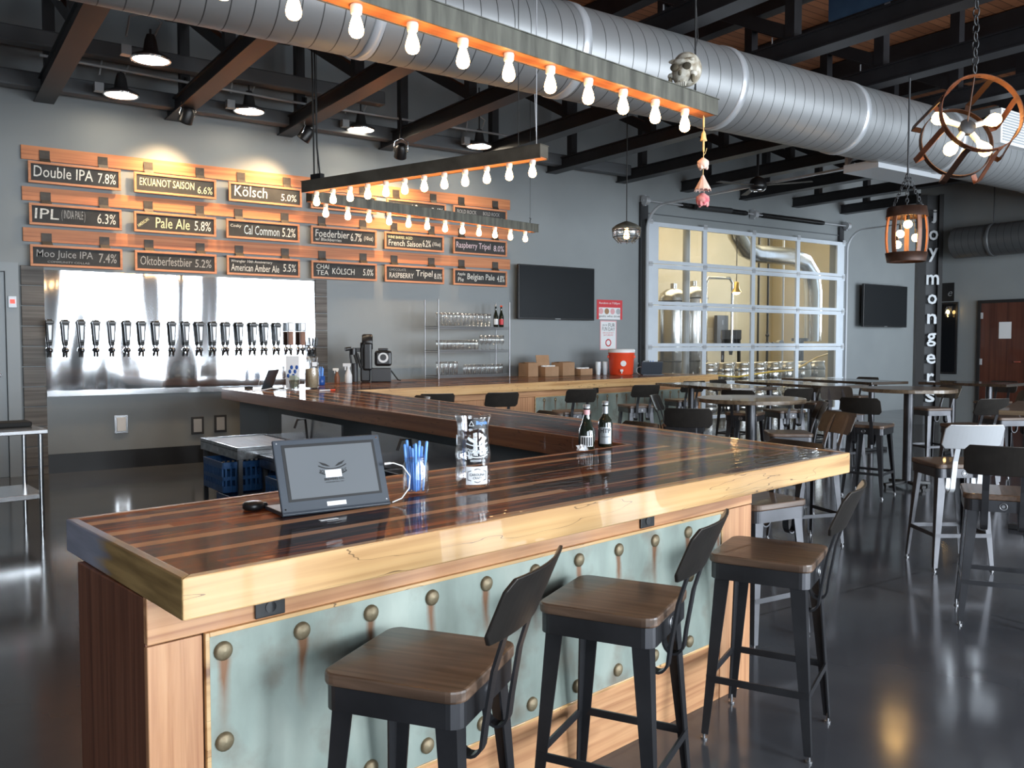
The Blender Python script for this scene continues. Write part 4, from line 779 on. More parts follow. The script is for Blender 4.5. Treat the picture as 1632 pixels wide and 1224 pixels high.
lg = patch(-.026, .06, .018, .085, .067).build('white_label', 'paper', tj); m = MB(); f = wrap(.0675)
hx = [(-.018, .036), (.017, .026), (.052, .036), (.052, .066), (.017, .077), (-.018, .066)]
for i in range(6): a, b = hx[i], hx[(i+1) % 6]; m.bar(f((a[0], -.002, a[1])), f((b[0], -.002, b[1])), .001, .003)
m.text('CAROLINA', -.012, .046, .050, .060, -.002, bold=.02, fn=f).text('CRAFT', .0, .034, .038, .047, -.002, bold=.01, fn=f).build('label_print', 'dark_grey', lg)
m = MB(); f = wrap(.068); c0 = .017
for s in (-1, 1): m.add([f((c0+s*x, -.002, z)) for x, z in ((.004, .176), (.014, .186), (.034, .196), (.038, .188), (.028, .180), (.016, .174))], [tuple(range(6))[::s]])
for z0, z1 in ((.158, .166), (.117, .121)):
    m.strip([f((c0+.042*u/8, -.002, z0+(z1-z0)*.5+.010*(u/8)**2)) for u in range(-8, 9)], (0, .0008, 0), .004)
m.text('JOYMONGERS', c0-.044, c0+.044, .128, .148, -.002, bold=.02, fn=lambda q: f((q[0], q[1], q[2]+5*(q[0]-c0)**2))).text('BREWING CO', c0-.026, c0+.030, .103, .111, -.002, bold=.01, fn=f)
m.ring((-.06, -.022, .18), .018, .002, 'X', 18, 6).build('printed_logo', 'frost', tj)
def wine(x, y, h, r, lab, neck, shape=1):
    t = thing('wine_bottle', lab, 'bottle', (x, y, HT+.001), R(-38), 'bottles at the counter corner')
    if shape: pf = [(r-.006, 0), (r, .006), (r, .075), (r*.93, .10), (r*.62, .135), (r*.40, .17), (r*.36, .20), (r*.36, h-.02)]
    else: pf = [(r-.006, 0), (r, .006), (r, .12), (r*.92, .14), (r*.5, .162), (r*.38, .175), (r*.36, h-.02)]
    MB().lathe(pf+[(r*.40, h-.018), (r*.40, h-.004), (.0001, h)], n=24).build('glass_body', 'bottle', t)
    MB().lathe([(r*.39, h-.075), (r*.39, h-.022)], n=20).build('foil_collar', neck, t)
    MB().lathe([(r*.43, h-.015), (r*.43, h+.004), (.0001, h+.006)], n=16).build('stopper', 'letter', t)
    l = patch(-.034, .034, .018, .072 if shape else .105, r+.0006).build('label', 'paper' if shape else 'letter', t)
    m = MB(); f = wrap(r+.0012)
    if shape:
        for k in range(5): m.add([f((-.026+.012*k, -.0022, z)) for z in (.022, .066)]+[f((-.019+.012*k, -.0022, z)) for z in (.066, .022)], [(3, 2, 1, 0)])
    else: m.text('HTP', -.026, .026, .075, .098, -.0022, bold=.02, fn=f).text('vineyard', -.02, .02, .05, .06, -.0022, fn=f)
    m.build('label_print', 'black', l)
wine(2.83, 3.43, .225, .042, 'dark wine bottle with pinkish neck at the inner bar corner', 'pink_paper'); wine(2.985, 3.465, .235, .038, 'dark wine bottle with grey neck and printed label, behind the pink-necked one', 'letter', 0)
m = MB(); random.seed(5)
for k in range(7):
    a = k*.9; m.add([(0, 0, .004), (.035*math.cos(a), .03*math.sin(a), .012+.02*(k % 2)), (.02*math.cos(a+.5), .02*math.sin(a+.5), .035), (.03*math.cos(a+.9), .03*math.sin(a+.9), .008)], [(0, 1, 2, 3)])
tag(m.build('crumpled_napkin', 'paper', loc=(2.745, 3.36, HT+.001)), 'crumpled white napkin beside the wine bottles', 'napkin')
# flat reflective slip that lies in front of the tablet
tag(MB().box(-.03, .03, -.007, .007, 0, .0012).build('paper_label', 'paper', loc=(1.04, 2.50, HT+.001), rot=(0, 0, .08)), 'small white paper slip lying on the bar in front of the tablet', 'paper slip')

# ------------------------------------------------------------------ things on the far end of the bar
random.seed(11)
dup(t0 := bpy.data.objects['tablet_stand'], (3.60, 10.38, HT+.001), R(-128), 'dark tablet stand seen from behind at the far left bar corner')
t = thing('menu_card', 'upright white printed card in an acrylic holder beside the far tablet', 'card', (3.72, 9.99, HT+.001), R(-28))
MB().box(-.08, .08, -.03, .03, 0, .012).box(-.08, .08, .001, .004, .012, .40).build('acrylic_holder', 'glass', t); cd = MB().box(-.078, .078, -.003, .0, .014, .396).build('card_sheet', 'paper', t)
m = MB(); 
for k in range(6): m.ball((-.05+.02*k, -.006, .16+.05*(k % 3)), .018, (1, .1, 1.4), 8, 6)
m.build('blue_drawing', 'navy', cd)
t = thing('glass_tumbler', 'glass of folded banknotes in front of the white card', 'glass', (3.66, 9.78, HT+.001))
MB().lathe([(.05, 0), (.065, .12), (.062, .12), (.047, .008), (.0001, .008)], n=20).build('glass_body', 'glass', t)
m = MB()
for k in range(5): a = k*1.3; m.bar((.02*math.cos(a), .02*math.sin(a), .02), (.05*math.cos(a), .05*math.sin(a), .15+.02*(k % 2)), .07, .003)
m.build('banknotes', 'money', t)
t = thing('storage_jar', 'tall clear jar half full of pale grain on the far bar corner', 'jar', (3.98, 10.04, HT+.001))
MB().lathe([(.075, 0), (.085, .02), (.085, .30), (.070, .33), (.070, .37), (.066, .37), (.066, .33), (.080, .30), (.080, .02), (.0001, .008)], n=24).build('glass_body', 'jar', t); MB().lathe([(.07, .012), (.078, .03), (.078, .22), (.06, .24), (.0001, .245)], n=20).build('grain', 'hops', t)
MB().box(-.03, .03, -.088, -.084, .27, .32).build('paper_tag', 'paper', t); MB().lathe([(.073, .355), (.073, .385), (.0001, .386)], n=20).build('lid', 'glass', t)
def pencup(x, y, lab):
    t = thing('pen_cup', lab, 'cup', (x, y, HT+.001)); MB().lathe([(.04, 0), (.048, .01), (.05, .12), (.046, .12), (.042, .01), (.0001, .008)], n=18).build('cup_body', 'navy', t)
    for k in range(4):
        a = k*1.6; p = MB().cyl((.015*math.cos(a), .015*math.sin(a), .012), (.03*math.cos(a), .03*math.sin(a), .22+.02*(k % 2)), .009, n=8).build('pen', 'pen_blue', loc=(x, y, HT+.001)); tag(p, 'blue pen in the dark blue cup, %s, %s' % (ORD[k], 'far left bar corner' if x < 6 else 'beside the orange cooler'), 'pen', 'pens in the blue cups')
pencup(4.40, 10.78, 'dark blue cup of pens behind the grain jar'); pencup(10.86, 11.35, 'dark blue cup of pens right of the orange cooler')
o = MB().cyl((0, 0, .009), (.19, .04, .009), .008, n=10).build('marker_pen', 'white', loc=(3.80, 9.36, HT+.001)); tag(o, 'white marker with red cap lying on the diagonal bar', 'marker')
MB().cyl((.14, .0295, .009), (.205, .043, .009), .0105, n=10).build('cap', 'red', o)
o = MB().tube([(0, 0, .006), (.12, -.04, .006), (.24, .02, .02), (.33, -.05, .006), (.5, -.02, .006)], .006, 6).build('white_cord', 'white_cable', loc=(3.22, 9.95, HT+.001)); tag(o, 'white power cord looping over the far bar corner', 'cord')
o = MB().lathe([(.05, 0), (.052, .02), (.04, .025), (.0001, .026)], n=18).build('puck', 'black', loc=(3.33, 10.42, HT+.001)); tag(o, 'small black puck at the far left bar corner', 'card reader')
def sprayer(x, y, lab, m, s=1):
    t = thing('spray_bottle', lab, 'spray bottle', (x, y, HT+.001), R(-30)); MB().lathe([(.045*s, 0), (.05*s, .015), (.05*s, .11*s), (.02*s, .19*s), (.016*s, .21*s)], n=18).build('bottle_body', m, t)
    MB().box(-.075*s, .03*s, -.014*s, .014*s, .225*s, .27*s).box(-.05*s, -.035*s, -.008*s, .008*s, .175*s, .23*s).cyl((0, 0, .205*s), (0, 0, .23*s), .02*s, n=12).build('trigger_head', 'white' if m == 'white' else 'porcelain', t, bevel=.004)
sprayer(4.95, 11.15, 'white spray bottle on the far counter beside the black machine', 'white'); sprayer(4.82, 11.24, 'smaller amber spray bottle left of the white one', 'stave', .75)
t = thing('can_seaming_machine', 'black bench machine with round emblem on the far counter', 'machine', (5.40, 11.33, HT+.004), R(-26))
MB().box(-.02, .26, -.12, .12, 0, .19).build('motor_base', 'bark', t, bevel=.008); MB().box(-.17, -.03, -.08, .08, 0, .56).build('column', 'black', t, bevel=.02)
MB().lathe([(.10, -.075), (.115, -.055), (.115, .055), (.10, .075)], (-.07, -.02, .56), 24, Matrix.Rotation(R(90), 3, 'Y')).build('belt_wheel', 'black', t); MB().bar((-.07, -.09, .16), (-.07, -.10, .56), .13, .10).build('belt_guard', 'black', t, bevel=.03)
MB().box(.03, .27, -.12, .11, .22, .44).build('motor_housing', 'black', t, bevel=.035); MB().cyl((.15, -.122, .34), (.15, -.126, .34), .072, n=24).build('emblem_disc', 'paper', t); MB().cyl((.15, -.1265, .345), (.15, -.128, .345), .045, n=20).build('emblem_print', 'bark', t)
MB().box(.08, .22, -.08, .06, .441, .475).build('motor_cap', 'bark', t, bevel=.01)
m = MB().cyl((-.27, -.02, .38), (-.27, -.02, .47), .055, n=16).bar((-.28, -.02, .45), (-.1, -.02, .45), .06, .06).tube([(-.38, -.06, .46), (-.30, -.03, .47)], .028, 10).tube([(-.22, -.06, .40), (-.16, -.08, .20)], .02, 8)
for k in range(5): a = k*1.25; m.tube([(-.27+.05*math.cos(a), -.02+.05*math.sin(a), .38), (-.24+.07*math.cos(a), -.02+.07*math.sin(a), .26)], .014, 6)
m.build('seamer_head', 'black', t); MB().cyl((-.25, -.02, .0), (-.25, -.02, .26), .045, n=14).build('lift_post', 'bark', t)
MB().tube([(.24, .03, .18), (.36, .0, .02), (.40, .0, .012)], .010, 6).build('power_cord', 'cable', t)
# ---- wire rack and its glassware
RK = (6.55, 11.45); RA = R(9); RD = .33; RW = 1.48
rk = thing('wire_rack', 'chrome wire shelf rack standing on the far counter, filled with glasses', 'shelf rack', (RK[0], RK[1], HT+.004), RA)
for x in (0, RW):
    for y in (0, RD): MB().cyl((x, y, .002), (x, y, 1.21), .011, n=10).build('post', 'nickel', rk)
SZ = (.05, .435, .80)
for z in SZ:
    m = MB()
    for y in (0, RD): m.bar((0, y, z), (RW, y, z), .010, .012).bar((0, y, z-.03), (RW, y, z-.03), .009, .010)
    for x in (0, RW): m.bar((x, 0, z), (x, RD, z), .008, .008).bar((x, 0, z-.03), (x, RD, z-.03), .007, .007)
    for k in range(38): m.bar((RW*(k+.5)/38, 0, z), (RW*(k+.5)/38, RD, z), .004, .004)
    for k in range(36):
        a = RW*k/36; b = RW*(k+1)/36; m.bar((a, 0, z-.03*(k % 2)), (b, 0, z-.03*((k+1) % 2)), .004, .004)
    m.build('wire_shelf', 'nickel', rk)
def rkp(x, y, z): return (RK[0]+x*math.cos(RA)-y*math.sin(RA), RK[1]+x*math.sin(RA)+y*math.cos(RA), HT+.004+z+.007)
def glasses(n, x0, x1, z, prof, name, lab, grp, yy=(.08,)):
    first = None
    for j, y in enumerate(yy):
        for k in range(n):
            p = rkp(x0+(x1-x0)*k/(n-1), y+random.uniform(-.006, .006), z); l = lab % (ORD[k] if k < 20 else '')+('' if j == 0 else ', back row')
            if first is None: o = first = tag(MB().lathe(prof, n=14).build(name, 'glass', loc=p), l, 'glass', grp)
            else: o = first.copy(); C.objects.link(o); o.location = p; o['label'] = l
PINT = [(.030, 0), (.033, .006), (.042, .16), (.044, .205), (.041, .205), (.039, .16), (.030, .012), (.0001, .012)]; PINT = [(max(a*.86, 1e-4), z) for a, z in PINT]
TUMB = [(.030, 0), (.036, .006), (.041, .10), (.039, .15), (.036, .15), (.038, .10), (.032, .012), (.0001, .012)]; TUMB = [(max(a*.86, 1e-4), z) for a, z in TUMB]
SNIF = [(.034, 0), (.034, .004), (.006, .012), (.006, .07), (.040, .11), (.046, .16), (.038, .23), (.035, .23), (.043, .16), (.037, .115), (.0001, .08)]; SNIF = [(max(a*.86, 1e-4), z) for a, z in SNIF]
glasses(14, .07, 1.12, SZ[2], PINT, 'pint_glass', 'tall clear glass on the top rack shelf, %s from the left', 'tall glasses on the top shelf', (.1,))
glasses(11, .07, .85, SZ[1], TUMB, 'tumbler', 'short clear glass on the middle rack shelf, %s from the left', 'short glasses on the middle shelf', (.1,))
glasses(6, .95, 1.40, SZ[1], SNIF, 'stemmed_glass', 'stemmed glass on the middle rack shelf, %s from the left', 'stemmed glasses on the middle shelf', (.1,))
glasses(5, .07, .42, SZ[0], PINT, 'pint_glass', 'tall clear glass on the lowest rack shelf, %s from the left', 'tall glasses on the lowest shelf', (.1,))
glasses(9, .62, 1.38, SZ[0], TUMB, 'tumbler', 'short clear glass on the lowest rack shelf, %s from the left', 'short glasses on the lowest shelf', (.1,))
for k, (x, lm) in enumerate(((1.285, 'paper'), (1.405, 'red_paper'))):
    p = rkp(x, .12, SZ[2]); t = thing('beer_bottle', ('dark bottle with white label on the top rack shelf', 'dark bottle with red label at the right end of the top rack shelf')[k], 'bottle', p, R(-30), 'bottles on the top shelf')
    MB().lathe([(.036, 0), (.042, .008), (.042, .17), (.018, .25), (.015, .33), (.018, .335), (.018, .35), (.0001, .35)], n=18).build('glass_body', 'bottle', t); patch(-.038, .038, .04, .13, .0428).build('label', lm, t); MB().lathe([(.019, .33), (.0185, .352), (.0001, .354)], n=14).build('crown_cap', 'red' if k else 'letter', t)
# ---- boxes, cups, cooler
def carton(x, y, w, d, h, rz, lab, flap=0, fill=None):
    t = thing('cardboard_box', lab, 'box', (x, y, HT+.001), rz, 'open boxes on the far counter')
    m = MB(); e = .006; m.box(-w/2, w/2, -d/2, -d/2+e, 0, h).box(-w/2, w/2, d/2-e, d/2, 0, h).box(-w/2, -w/2+e, -d/2+e, d/2-e, 0, h).box(w/2-e, w/2, -d/2+e, d/2-e, 0, h).box(-w/2+e, w/2-e, -d/2+e, d/2-e, 0, e).build('box_body', 'cardboard', t)
    for s, a in (((1, flap),) if flap > 1 else ((1, .15), (-1, .15)) if flap > 0 else ()):
        f = MB(); f.bar((0, s*d/2, h), (0, s*(d/2-(.11 if a < .5 else -.03)), h+(.012 if a < .5 else .19)), w-.01, .006, (0, 0, 1)); f.build('flap', 'cardboard', t)
    if fill:
        m = MB()
        for k in range(4): m.lathe([(.03, .02), (.04, h+.02), (.038, h+.02), (.028, .03), (.0001, .03)], (-w/2+.05+(w-.1)*k/3, -.02*(k % 2), 0), 12)
        m.build('contents', fill, t)
carton(8.40, 11.70, .24, .22, .22, R(12), 'small closed brown cardboard box, leftmost on the far counter', .1)
carton(8.74, 11.62, .30, .22, .16, R(5), 'open brown box with raised flap showing white cups', 1.3, 'paper')
carton(9.16, 11.74, .34, .24, .22, R(16), 'larger brown box right of the raised-flap box', .3)
carton(9.56, 11.72, .30, .22, .11, R(8), 'low tray-like box of white packets left of the plastic cups', -1, 'paper')
for k, x in enumerate((9.84, 10.0)):
    t = tag(MB().lathe([(.036, 0), (.046, .11)]+[(.047+.001*(j % 2), .115+.012*j) for j in range(10)]+[(.044, .23), (.034, .01), (.0001, .008)], n=16).build('cup_stack_sleeve', 'frost', loc=(x, 11.62, HT+.001)), ('nested clear plastic cups right of the boxes', 'nested clear plastic cups beside the orange cooler')[k], 'cups', 'nested plastic cups')
t = thing('drink_cooler', 'orange-red round drink cooler with white lid on the far bar', 'cooler', (10.20, 11.42, HT+.001), R(-40))
MB().lathe([(.19, 0), (.205, .02), (.225, .36), (.232, .37), (.232, .39), (.2, .39)], n=32).build('cooler_body', 'red', t); MB().lathe([(.236, .388), (.238, .43), (.22, .45), (.12, .452), (.0001, .452)], n=32).build('lid', 'white', t)
MB().box(-.025, .025, -.255, -.195, .06, .10).cyl((0, -.24, .03), (0, -.24, .06), .012, n=8).build('spigot', 'white', t, bevel=.004)
for s in (-1, 1): MB().box(s*.222-.02, s*.222+.02, -.06, .06, .29, .34).build('handle', 'red', t, bevel=.008)
MB().cyl((.03, -.212, .20), (.03, -.222, .20), .05, n=16).build('round_label', 'white', t)
dup(t0, (10.78, 11.02, HT+.001), R(150), 'dark tablet stand right of the orange cooler, seen from behind')
dup(t0, (10.95, 11.55, HT+.004), R(30), 'dark tablet lying back at the right end of the far bar')
t = tag(MB().lathe([(.05, 0), (.055, .01), (.055, .14), (.045, .17), (.045, .2), (.0001, .2)], n=16).build('storage_jar', 'porcelain', loc=(10.68, 11.32, HT+.001)), 'white jar of odds and ends right of the orange cooler', 'jar')

# ------------------------------------------------------------------ behind the bar
def cart(x, y, rz, h, lab, group='steel glass-rack stands'):
    t = thing('glass_rack_stand', lab, 'steel stand', (x, y, 0), rz, group)
    W, D = .88, .55
    m = MB(); m.box(0, W, 0, D, h-.03, h-.022); m.box(0, W, 0, .012, h-.09, h).box(0, W, D-.012, D, h-.09, h).box(0, .012, .012, D-.012, h-.09, h).box(W-.012, W, .012, D-.012, h-.09, h); m.build('drain_top', 'wet_steel', t)
    g = MB()
    for k in range(16): g.bar((.03+k*.054, .02, h-.012), (.03+k*.054, D-.02, h-.012), .018, .006)
    g.build('drain_grid', 'nickel', t); MB().box(.32, .44, -.003, -.0005, h-.065, h-.035).build('maker_plate', 'grey_cable', t)
    for a in (.03, W-.03):
        for b in (.03, D-.03): MB().bar((a, b, 0), (a, b, h-.09), .03, .03).build('leg', 'bark', t)
    for z in (h-.36, h-.64):
        m = MB()
        for a in (.03, W-.03): m.bar((a, .03, z), (a, D-.03, z), .03, .02)
        m.build('slide_rail', 'bark', t)
    return t
def glass_rack(x, y, z, rz, lab):
    t = thing('glass_rack', lab, 'glass rack', (x, y, z), rz, 'blue glass racks'); m = MB(); L = .46; Hh = .20; e = .012
    for (a, b) in (((0, 0), (L, 0)), ((L, 0), (L, L)), ((L, L), (0, L)), ((0, L), (0, 0))):
        m.bar((*a, .02), (*b, .02), e, .05).bar((*a, Hh/2), (*b, Hh/2), e, .03).bar((*a, Hh), (*b, Hh), e, .05)
        for k in range(12):
            p = [a[i]+(b[i]-a[i])*(k+.5)/12 for i in (0, 1)]; m.bar((*p, 0), (*p, Hh), .016, .016, (1, 0, 0))
    for k in range(1, 5): m.box(k*L/5-.003, k*L/5+.003, 0, L, .0, .15).box(0, L, k*L/5-.003, k*L/5+.003, .0, .15)
    m.build('crate_wall', 'blue', t, bevel=.003); MB().prism(rrect(-.005, L+.005, -.005, L+.005, .05), -.001, .012).build('crate_floor', 'blue', t)
CA = R(-88)
cart(1.93, 7.30, CA, .86, 'steel glass-rack stand with wet drain top, farther one behind the bar'); cart(2.12, 6.75-.35, CA, .80, 'lower steel glass-rack stand partly hidden behind the tablet')
def on_cart(cx, cy, lx, ly, z): return (cx+lx*math.cos(CA)-ly*math.sin(CA), cy+lx*math.sin(CA)+ly*math.cos(CA), z)
glass_rack(*on_cart(1.93, 7.30, .28, -.06, .515), CA, 'bright blue glass rack in the upper slot of the farther stand'); glass_rack(*on_cart(1.93, 7.30, .34, .02, .235), CA, 'shadowed blue glass rack in the lower slot of the farther stand')
glass_rack(*on_cart(2.12, 6.40, .28, -.06, .455), CA, 'blue glass rack in the upper slot of the nearer stand'); glass_rack(*on_cart(2.12, 6.40, .34, .02, .175), CA, 'blue glass rack in the lower slot of the nearer stand')
def sink(p, L, lab):
    t = thing('underbar_sink', lab, 'sink', bw(*p, 0), BR+R(81.5)); W = .36
    MB().box(0, L, 0, .02, .62, .90).build('backsplash', 'steel', t); m = MB().box(0, L, .02, W, .40, .42); m.box(0, L, W-.015, W, .42, .70).box(0, .015, .02, W-.015, .42, .70).box(L-.015, L, .02, W-.015, .42, .70).box(L/2-.01, L/2+.01, .02, W-.015, .42, .68); m.build('basin', 'steel', t)
    for a in (.04, L-.04):
        for b in (.06, W-.04): MB().cyl((a, b, 0), (a, b, .40), .018, n=8).build('leg', 'steel', t)
    MB().tube([(L/2, .04, .70), (L/2, .06, .90), (L/2, .14, .90), (L/2, .17, .82)], .012, 8).build('faucet', 'bark', t)
sink((.30, 2.4), 1.5, 'steel underbar sink below the diagonal leg, nearer the wine bottles'); sink((.62, 4.5), 1.5, 'steel underbar sink below the diagonal leg, farther back')
t = thing('prep_table', 'stainless prep table at the left picture edge', 'table', (-.55, 8.20, 0), R(6))
MB().box(0, 1.5, 0, .76, .862, .90).build('table_top', 'steel', t, bevel=.006)
for a in (.05, 1.45):
    for b in (.06, .70): MB().cyl((a, b, .03), (a, b, .862), .02, n=12).cyl((a, b, 0), (a, b, .03), .014, n=8).build('leg', 'steel', t)
MB().box(.03, 1.47, .06, .70, .30, .345).build('lower_shelf', 'steel', t, bevel=.004)
m = MB(); m.prism(rrect(-.50, .42, -.13, .13, .03), 0, .045)
o = m.build('folded_mat', 'rubber', bevel=.012, loc=(.43, 8.78, .901), rot=(0, 0, R(4))); tag(o, 'black folded bar mat lying on the stainless prep table', 'mat')
t = thing('bin', 'dark round waste bin under the prep table', 'bin', (.30, 8.30, 0)); MB().lathe([(.15, 0), (.17, .28), (.175, .285), (.16, .285), (.14, .01), (.0001, .01)], n=20).build('bin_body', 'bark', t)

# ------------------------------------------------------------------ overhead glass door with tracks and springs
d = struct(MB().box(11.36, 11.545, YW-.06, YW, 0, 4.3).box(17.505, 17.66, YW-.06, YW, 0, 4.3).build('door_1', 'bark'))
d['label'] = 'white-framed sectional glass overhead door to the brewery'
yd = YW-.13; ROWS = (3.86, 3.07, 2.29, 1.49, .72, .04); COLS = (11.60, 13.0, 14.45, 15.91, 17.42)
for k in range(5):
    zt, zb = ROWS[k], ROWS[k+1]; m = MB()
    m.box(11.47, 17.58, yd-.025, yd+.025, zt-.005, zt+.075).box(11.47, 17.58, yd-.025, yd+.025, zb+.085, zb+.15)
    for x, w_ in zip(COLS, (.13, .055, .055, .055, .13)): m.box(x-w_, x+w_, yd-.022, yd+.022, zb+.15, zt-.005)
    s = m.build('door_section', 'white_alu', d)
    for c in range(4): MB().box(COLS[c]+.05, COLS[c+1]-.05, yd-.003, yd+.003, zb+.14, zt).build('glass_pane', 'pane', s)
    for x in (11.52, 13.0, 14.45, 15.91, 17.53):
        MB().box(x-.05, x+.05, yd-.035, yd-.026, zt+.03, zt+.12).cyl((x-.06, yd-.04, zt+.078), (x+.06, yd-.04, zt+.078), .011, n=8).build('hinge', 'galv', s)
def rail(x, lab):
    pts = [(x, YW-.17, .0), (x, YW-.17, 3.75)]+[(x, YW-.17-.45+.45*math.cos(R(a)), 3.75+.45*math.sin(R(a))) for a in range(10, 91, 10)]+[(x, YW-4.6, 4.22)]
    o = MB().strip(pts, (.055, 0, 0), .03).build('door_track', 'galv', d); return o
rail(11.42, ''); rail(17.63, '')
for x in (11.42, 17.63): MB().bar((x, YW-4.4, 4.22), (x, YW-4.4, 4.6), .05, .05).bar((x, YW-4.4, 4.26), (x+.35, YW-4.4, 4.6), .03, .03).build('track_hanger', 'galv', d)
s = MB().cyl((11.35, YW-.12, 4.32), (17.75, YW-.12, 4.32), .016, n=10).build('torsion_shaft', 'galv', d)
for a, b in ((12.4, 14.25), (14.75, 16.8)):
    m = MB().cyl((a, YW-.12, 4.32), (b, YW-.12, 4.32), .045, n=14)
    for k in range(int((b-a)/.045)): m.ring((a+.045*k, YW-.12, 4.32), .047, .006, 'X', 12, 4)
    m.build('torsion_spring', 'black', s)
for x in (11.42, 14.5, 17.68): MB().cyl((x-.05, YW-.12, 4.32), (x+.05, YW-.12, 4.32), .085, n=16).box(x-.02, x+.02, YW-.12, YW-.001, 4.22, 4.42).build('cable_drum', 'galv', s)
MB().cyl((12.6, YW-.28, 4.28), (13.6, YW-.28, 4.30), .05, n=12).build('operator_motor', 'bark', d)
struct(MB().box(11.55, 17.5, YW-.03, YW-.002, 4.10, 4.115).build('trim_5', 'wall_dark'))
# ------------------------------------------------------------------ the brewery behind the glass
w = MB(); w.box(10, 24, 18.5, 18.7, 0, ZC); w.box(10, 10.2, YW+.2, 18.5, 0, ZC)
w.box(23, 23.2, YW+.2, 14.4, 0, ZC).box(23, 23.2, 16.0, 18.5, 0, ZC).box(23, 23.2, 14.4, 16.0, 0, 2.2).box(23, 23.2, 14.4, 16.0, 5.6, ZC)
struct(w.build('wall_brewery', 'white_wall')); struct(MB().box(10, 23.2, YW+.2, 18.7, ZC, ZC+.15).build('ceiling_brewery', 'white_wall'))
def ray(px, Y): t_ = (px-816)/1385; return ((.568+.823*t_)/(.823-.568*t_)*Y, Y)
def tank(x, y, r, h, lab):
    t = thing('brew_tank', lab, 'tank', (x, y, 0), 0, 'steel tanks'); MB().lathe([(.05, .45), (r, .95), (r, h-.25), (r*.9, h-.12), (r*.5, h-.02), (.0001, h)], n=28).build('vessel', 'tank', t)
    MB().ring((0, 0, h-.32), r, .02, n=28, k=6).ring((0, 0, 1.2), r, .02, n=28, k=6).build('band', 'bark', t); MB().cyl((0, 0, h-.02), (0, 0, h+.12), .08, n=14).build('manway', 'tank', t)
    for k in range(4): a = R(45+90*k); MB().cyl((r*.8*math.cos(a), r*.8*math.sin(a), 0), (r*.9*math.cos(a), r*.9*math.sin(a), 1.0), .03, n=8).build('leg', 'tank', t)
tank(15.55, 15.5, .36, 3.0, 'slim steel tank behind the left door panes'); tank(16.35, 15.6, .36, 3.1, 'slim steel tank with domed top behind the second pane column'); tank(14.5, 16.6, .5, 3.5, 'tall steel tank far left behind the glass door')
def simple(name, mb, m, lab, cat, loc=None, grp=None, bevel=0): return tag(mb.build(name, m, loc=loc, bevel=bevel), lab, cat, grp)
simple('support_post', MB().cyl((0, 0, 0), (0, 0, ZC), .085, n=14), 'grey_cable', 'pale grey post behind the left door panes', 'post', (14.75, 14.3, 0)); simple('support_post', MB().cyl((0, 0, 0), (0, 0, ZC), .06, n=12), 'copper_pipe', 'brass-coloured pipe post at the left edge of the glass door', 'pipe', (13.6, 14.3, 0), None)
simple('transfer_pipe', MB().tube([(16.05, 14.9, 1.2), (16.05, 14.9, 3.1), (16.12, 14.9, 3.25), (16.9, 14.9, 3.27), (17.0, 14.9, 3.15), (17.0, 14.9, 1.5)], .035, 10), 'chrome', 'upside-down U of steel pipe behind the second pane column', 'pipe')
t = thing('malt_hopper', 'dark mill hopper behind the second pane column', 'hopper', (17.2, 15.1, 0)); MB().lathe([(.05, 1.35), (.08, 1.5), (.34, 1.75), (.34, 1.98)], n=4, smooth=False).build('hopper_body', 'bark', t)
for k in range(4): a = R(90*k); MB().bar((.3*math.cos(a), .3*math.sin(a), 0), (.28*math.cos(a), .28*math.sin(a), 1.75), .04, .04).build('leg', 'bark', t)
m = MB().tube([(17.75, 15.6, 6.15), (17.78, 15.6, 4.95), (17.95, 15.6, 4.5), (18.3, 15.6, 4.15), (18.7, 15.6, 4.05), (20.2, 15.6, 4.05), (20.75, 15.6, 3.95), (21.1, 15.6, 3.6), (21.2, 15.6, 3.1), (21.2, 15.6, 1.7)], .24, 18)
simple('vent_duct', m, 'tank', 'thick bent vent duct across the upper door panes', 'duct')
simple('control_panel', MB().box(0, .5, -.12, 0, 0, .85), 'bark', 'grey electrical cabinet with red tag behind the glass door', 'cabinet', (20.2, 18.4, 1.65), None, .01)
for k, px in enumerate((1222, 1207, 1246)): x, y = ray(px, 16.2); simple('vertical_pipe', MB().cyl((0, 0, 0), (0, 0, 6.1), .03, n=8), 'bark' if k < 2 else 'grey_cable', ('thin dark conduit behind the third pane column', 'thin dark conduit at the second mullion', 'grey standpipe behind the third pane column')[k], 'pipe', (x, y, 0))
x, y = ray(1222, 14.6); t = thing('valve_manifold', 'dark pipe valve cluster above the kegs', 'valve', (x, y, 0)); MB().cyl((0, 0, 0), (0, 0, 1.95), .03, n=8).ball((0, 0, 1.62), .07, n=10, k=8).ball((0, 0, 1.85), .05, n=10, k=8).cyl((0, 0, 1.62), (.5, 0, 1.62), .04, n=8).ball((.2, 0, 1.62), .06, n=10, k=8).build('pipework', 'bark', t); MB().cyl((.5, -.05, 1.62), (.5, .05, 1.62), .11, n=18).build('gauge', 'letter', t)
x, y = ray(1274, 14.6); t = thing('pump_head', 'black pump head above the right-hand kegs', 'pump', (x, y, 0)); MB().cyl((0, 0, 0), (0, 0, 1.7), .10, n=14).cyl((0, 0, 1.7), (0, 0, 1.78), .22, n=16).build('pump_body', 'black', t)
x, y = ray(1172, 14.4); t = thing('warehouse_lamp', 'small lit copper lamp hanging in the brewery', 'lamp', (x, y, 2.88)); MB().lathe([(.13, 0), (.07, .10), (.06, .25), (.0001, .27)], n=16).build('shade', 'copper_pipe', t); MB().ball((0, 0, .0), .09, (1, 1, .6), 12, 8).build('bulb', 'bulb', t); MB().cyl((0, 0, .26), (0, 0, ZC-2.88), .01, n=6).build('cord', 'cable', t)
